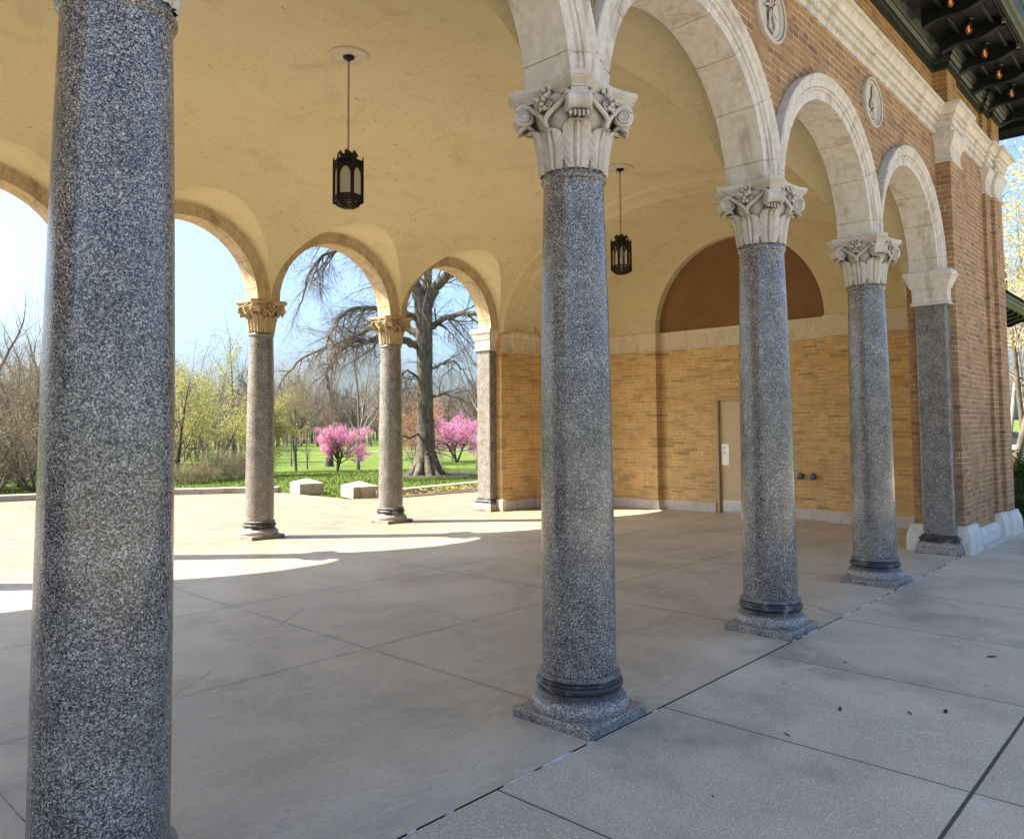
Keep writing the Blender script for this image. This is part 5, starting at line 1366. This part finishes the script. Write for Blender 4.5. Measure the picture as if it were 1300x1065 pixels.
# --- distant wood: reads as one mass
def far_wood():
    base = []
    Pf = dict(H_BARE); Pf['levels'] = 4; Pf['kids'] = [11, 7, 5]; Pf['pieces'] = [5, 4, 3, 2]
    for k in range(5):
        out, tips = raw_tree(200 + k, 8.5, Pf, .16)
        out = [(l, [(q, max(r * 1.6, .035)) for q, r in pts]) for l, pts in out]; V, F = segs_mesh(out, [4, 3, 3, 3]); base.append((V, F))
    rs = np.random.RandomState(9); Vs = []; Fs = []; o = 0
    def put(x, y, sc):
        nonlocal o
        V, F = base[rs.randint(5)]; a = rs.uniform(0, 6.28); c, s_ = cos(a), sin(a)
        W = V * sc; W = np.stack([W[:, 0] * c - W[:, 1] * s_ + x, W[:, 0] * s_ + W[:, 1] * c + y, W[:, 2] + terrain_z(x, y)], 1)
        Vs.append(W); Fs.append(F + o); o += len(V)
    for i in range(520):
        az = radians(rs.uniform(40, 80)); d = rs.uniform(150, 225)
        if az > radians(66): d = rs.uniform(60, 120)
        elif az > radians(60): d = rs.uniform(75, 180)
        x, y = -3.5 + d * cos(az), -2.7 + d * sin(az)
        put(x, y, rs.uniform(.65, 1.05) * (1.0 if d > 120 else .62))
    V, F = np.concatenate(Vs), np.concatenate(Fs)
    tag(np_obj('distant_wood', V, [F], BARK_WOOD), 'hazy grey-brown leafless wood along the far side of the lawn', kind='stuff')
far_wood()

# --- light path across the far lawn, sign, grass
V = []; F = []
pp = [(60.0, 92.0), (66, 86.5), (70, 82), (80, 84), (92, 86), (104, 86)]
for x, y in pp: V += [(x - .9, y - 1.2, terrain_z(x, y) + .06), (x + .9, y + 1.2, terrain_z(x, y) + .06)]
F = [(2 * i, 2 * i + 2, 2 * i + 3, 2 * i + 1) for i in range(len(pp) - 1)]
tag(mesh_obj('path', V, F, CONC_W), kind='structure')
V = []; pp = [(38.0, 44.0), (44.5, 44.0), (52, 44.8), (60, 45.0)]; F = [(2 * i, 2 * i + 2, 2 * i + 3, 2 * i + 1) for i in range(len(pp) - 1)]
sg = empty('park_sign', T(48.99, 54.1)); tag(sg, 'small teal sign on a thin post by the far pink tree', 'sign')
mb = MB(); mb.tube([(0, 0, -.2), (0, 0, 1.7)], .05, 8); mb.build('post', GREYM, sg)
mb = MB(); mb.box(-.22, .22, -.07, -.052, 1.15, 1.75); mb.build('panel', simple('teal_sign_paint', (.05, .28, .33), .5), sg, bevel=.01)
for k, (x, y, lb) in enumerate(((53.0, 53.6, 'thin grey post standing on the far lawn right of the teal sign'), (57.5, 56.6, 'thin grey post farther off, near the square pilaster'))):
    o = MB(); o.tube([(0, 0, -.1), (0, 0, 1.3)], .05, 8); q = o.build('lawn_post', GREYM); q.location = T(x, y); tag(q, lb, 'post', 'posts on the far lawn')

def grass_patch():
    rs = np.random.RandomState(3); n = 70000
    az = np.radians(rs.uniform(42, 82, n)); d = 19 + 22 * rs.uniform(0, 1, n) ** 1.5
    x = -3.5 + d * np.cos(az); y = -2.7 + d * np.sin(az)
    # outside the terrace only
    kx = [p[0] for p in KERB] + [7.3, 7.4] + [p[0] for p in KERB_R]; ky = [p[1] + .32 for p in KERB] + [14.2, 12.6] + [p[1] + .34 for p in KERB_R]
    yk = np.interp(x, kx, ky); ok = (y > yk) & (y > 12.2) & ~((x < 7.2) & (y < 15.2)); x, y, d = x[ok], y[ok], d[ok]
    z = np.array([terrain_z(a, b_) for a, b_ in zip(x, y)])
    h = rs.uniform(.015, .04, len(x)); clump = np.sin(x * 1.7) * np.sin(y * 1.3 + 1) > .55; h = np.where(clump, h * 1.5, h)
    a = rs.uniform(0, 6.28, len(x)); w = .008 + .0004 * d; lx, ly = rs.normal(0, .02, len(x)), rs.normal(0, .02, len(x))
    P0 = np.stack([x - w * np.cos(a), y - w * np.sin(a), z - .01], 1); P1 = np.stack([x + w * np.cos(a), y + w * np.sin(a), z - .01], 1); P2 = np.stack([x + lx, y + ly, z + h], 1)
    V = np.stack([P0, P1, P2], 1).reshape(-1, 3)
    tag(np_obj('grass', V, [np.arange(len(V)).reshape(-1, 3)], BLADE), 'short bright green spring grass of the lawn', kind='stuff')
grass_patch()
# weeds in the mulch strip
rng = random.Random(8); rs = np.random.RandomState(8)
cc = [(rng.gauss(9.9, .45), rng.gauss(11.75, .12), rng.uniform(.03, .14)) for _ in range(70)] + [(rng.uniform(8.2, 11.2), rng.gauss(11.8, .12), .04) for _ in range(40)]
V, F = leaves_mesh(rs, cc, 4, .03, .04); tag(np_obj('weeds', V, [F], LEAF_YG), 'straggly green weeds in the mulch strip by the low wall', kind='stuff')
# leaf litter and grit on the paving
rng = random.Random(15); mb = MB()
for k in range(46):
    if k < 30: x, y = rng.uniform(-2.5, 6.5), rng.uniform(-2.3, 1.8)
    else: x, y = rng.uniform(8.1, 11.0), rng.gauss(11.15, .2)
    a = rng.uniform(0, 6.28); s_ = rng.uniform(.006, .016)
    mb.add([(x + s_ * cos(a), y + s_ * sin(a), .004), (x + .5 * s_ * cos(a + 1.5), y + .5 * s_ * sin(a + 1.5), .007), (x - s_ * cos(a), y - s_ * sin(a), .005), (x + .5 * s_ * cos(a - 1.5), y + .5 * s_ * sin(a - 1.5), .003)], [(0, 1, 2, 3)])
tag(mb.build('leaf_litter', BARK_TWIG, fix=False), 'scraps of dead leaf and twig on the paving', kind='stuff')
for k, (x, y, a, sc_, lb) in enumerate(((1.03, -1.05, .3, 1.0, 'dark dead leaf on the front walk slab, leftmost of the row of three'), (1.22, -1.36, .8, .8, 'small dead leaf in the middle of the row of three on the front slab'),
        (1.38, -1.50, .1, 1.1, 'broad dead leaf, rightmost of the row of three on the front slab'), (0.48, -.98, 1.3, .8, 'dead leaf nearest the front left joint of the walk'), (2.72, -1.46, -.9, 1.3, 'curled dead leaf lying alone farther up the walk toward the pier'))):
    q = MB(); V = []; F = []
    for i in range(9):
        t = i / 8; w = .010 * sin(pi * (.06 + .9 * t)) * sc_
        V += [((t - .5) * .055 * sc_, -w, .004 + .005 * t * t), ((t - .5) * .055 * sc_, 0, .002 + .004 * t), ((t - .5) * .055 * sc_, w, .006 + .003 * t)]
    for i in range(8): F += [(3 * i, 3 * i + 3, 3 * i + 4, 3 * i + 1), (3 * i + 1, 3 * i + 4, 3 * i + 5, 3 * i + 2)]
    q.add(V, F); o = q.build('dead_leaf', BARK_TWIG, fix=False); o.location = (x, y, 0); o.rotation_euler.z = a; tag(o, lb, 'leaf', 'dead leaves on the walk')

# ------------------------------------------------------------------ RIGHT EDGE: second building, trees, car, shrubs
hs = empty('park_building', (20.0, 6.0, 0)); tag(hs, 'second park building, its dark bracketed eave showing just past the brick pier', 'building')
mb = MB(); mb.box(-5.5, 6.0, -3.3, 3.5, -.2, 5.0); mb.build('wall', BRICK_OUT, hs)
mb = MB(); mb.path([(.0, 4.98), (.80, 5.02), (.82, 4.96), (.90, 4.96), (.93, 5.02), (.97, 5.06), (.97, 5.12), (1.02, 5.16), (1.02, 5.24), (0, 5.27)], [(-5.5, 3.5), (-5.5, -3.3), (6.0, -3.3), (6.0, 3.5)], closed=True)
mb.build('eave', EAVE_L, hs)
for k in range(16):
    q = MB(); q.prism([(0, 4.80), (-.3, 4.72), (-.6, 4.84), (-.80, 4.88), (-.80, 5.0), (0, 4.97)], 'x', -.05, .05); o = q.build('eave_bracket', EAVE, hs); o.location = (-5.3 + k * .74, -3.3, 0)
for k in range(8):
    q = MB(); q.prism([(0, 4.80), (.3, 4.72), (.6, 4.84), (.80, 4.88), (.80, 5.0), (0, 4.97)], 'y', -.05, .05); o = q.build('eave_bracket', EAVE, hs); o.location = (6.0, -3.0 + k * .85, 0)
mesh_obj('roof', [(-6.6, -4.4, 5.25), (7.1, -4.4, 5.25), (7.1, 4.6, 5.25), (-6.6, 4.6, 5.25), (-2.1, .1, 7.0), (2.6, .1, 7.0)], [(0, 1, 5, 4), (1, 2, 5), (2, 3, 4, 5), (3, 0, 4)], ROOFM, hs)

GR = 'trees beyond the pavilion at the right edge'
H_R = dict(H_BARE); H_R['kids'] = [10, 7, 5, 3]; H_R['angle'] = [.9, .75, .7, .7]
TT('budding_tree', (30.5, 3.3), seed=121, P=H_R, H=9.5, r0=.18, bark=BARK_MID, twig=BARK_PALE, stems=2, lean=.25, leaf_m=LEAF_Y, per=2, lsize=.05, lspread=.14, sel=.6, label='tall tree with yellow spring catkins seen just past the brick pier', cat='tree', group=GR)
TT('budding_tree', (37.0, 3.9), seed=123, P=H_R, H=11.0, r0=.18, bark=BARK_MID, twig=BARK_PALE, stems=2, lean=.25, leaf_m=LEAF_Y, per=2, lsize=.06, lspread=.16, sel=.5, label='tall yellow-budded tree behind the nearer yellow tree at the right edge', cat='tree', group=GR)
TT('bare_tree', (46.0, 5.2), seed=125, P=H_R, H=8.0, r0=.2, bark=BARK_PALE, twig=BARK_PALE, stems=2, lean=.2, label='pale bare tree far off beyond the brick pier', cat='tree', group=GR)
TT('bare_tree', (52.0, 7.4), seed=127, P=H_R, H=9.5, r0=.22, bark=BARK_PALE, twig=BARK_PALE, stems=2, lean=.2, leaf_m=LEAF_TAN, per=1, lsize=.06, lspread=.2, sel=.4, label='farthest pale tree beyond the brick pier', cat='tree', group=GR)
for k, (xy, h_, sd_) in enumerate((((11.35, -0.02), .42, 131), ((12.9, .0), .85, 132), ((15.2, .55), .7, 133), ((18.0, .9), .6, 134))):
    TT('garden_shrub', xy, seed=sd_, P=H_BUSH, H=h_, r0=.014, bark=BARK_TWIG, twig=BARK_TWIG, stems=6, lean=.6, leaf_m=LEAF_DK, per=3, lsize=.026, lspread=.05, sel=.55,
       label=['low dark shrub at the foot of the brick pier corner', 'open twiggy dark shrub beside the brick pier at the right edge', 'taller dark shrub in the bed behind the pier', 'farthest dark shrub in the bed, toward the car'][k], cat='shrub', group='shrubs in the planting bed')
def car():
    r = empty('parked_car', (65.0, 10.3, terrain_z(65, 10.3)), rz=radians(100)); tag(r, 'dark car parked far off, just showing past the brick pier', 'car')
    paint = simple('dark_blue_car_paint', (.03, .045, .07), .25, .3, None, 0, .05); gl = simple('car_window', (.02, .025, .03), .08); rub = simple('tyre_rubber', (.015, .015, .015), .8)
    side = [(-2.2, .32), (-2.25, .62), (-2.1, .86), (-1.7, .95), (-1.25, 1.42), (-.7, 1.50), (.55, 1.48), (1.15, .98), (1.95, .86), (2.2, .66), (2.22, .36), (1.9, .28), (-1.9, .28)]
    mb = MB(); mb.prism(side, 'y', -.86, .86); b_ = mb.build('body', paint, r, bevel=.07)
    mb = MB(); mb.prism([(-1.35, 1.0), (-1.08, 1.36), (-.1, 1.42), (-.1, 1.0)], 'y', -.875, .875); mb.build('rear_window', gl, r)
    mb = MB(); mb.prism([(.0, 1.0), (.0, 1.42), (.48, 1.40), (.95, 1.0)], 'y', -.875, .875); mb.build('side_window', gl, r)
    mb = MB(); mb.add([(1.14, -.7, 1.02), (1.14, .7, 1.02), (.66, .62, 1.42), (.66, -.62, 1.42), (1.17, -.7, 1.03), (1.17, .7, 1.03), (.69, .62, 1.43), (.69, -.62, 1.43)], [(0, 1, 2, 3), (7, 6, 5, 4), (0, 4, 5, 1), (1, 5, 6, 2), (2, 6, 7, 3), (3, 7, 4, 0)]); mb.build('windscreen', gl, r)
    for sx in (-1.35, 1.35):
        for sy in (-.78, .78):
            mb = MB(); mb.lathe([(.2, -.11), (.33, -.10), (.345, -.05), (.345, .05), (.33, .10), (.2, .11)], 24); w = mb.build('wheel', rub, r, True); w.location = (sx, sy, .34); w.rotation_euler.x = pi / 2
            mb = MB(); mb.lathe([(.19, -.115), (.17, -.10), (.05, -.12)], 16); mb.lathe([(.05, .12), (.17, .10), (.19, .115)], 16); mb.build('rim', STEEL, w)
    lamp = simple('headlamp_lens', (.8, .8, .78), .1)
    for sy in (-.62, .62):
        mb = MB(); mb.box(2.12, 2.235, sy - .17, sy + .17, .62, .76); mb.build('headlight', lamp, r, bevel=.02)
        mb = MB(); mb.box(-2.26, -2.16, sy - .16, sy + .16, .66, .80); mb.build('tail_light', simple('tail_lamp_red', (.4, .02, .02), .2), r, bevel=.02)
    mb = MB(); mb.box(2.19, 2.24, -.34, .34, .44, .58); mb.build('grille', rub, r)
car()
V = [(40, 7, .03), (140, 7, .03), (140, 16, .03), (40, 16, .03)]
tag(mesh_obj('road', [(x, y, max(terrain_z(x, y), -.02) + .05) for x, y, z in V], [(0, 1, 2, 3)], WALK), kind='structure')
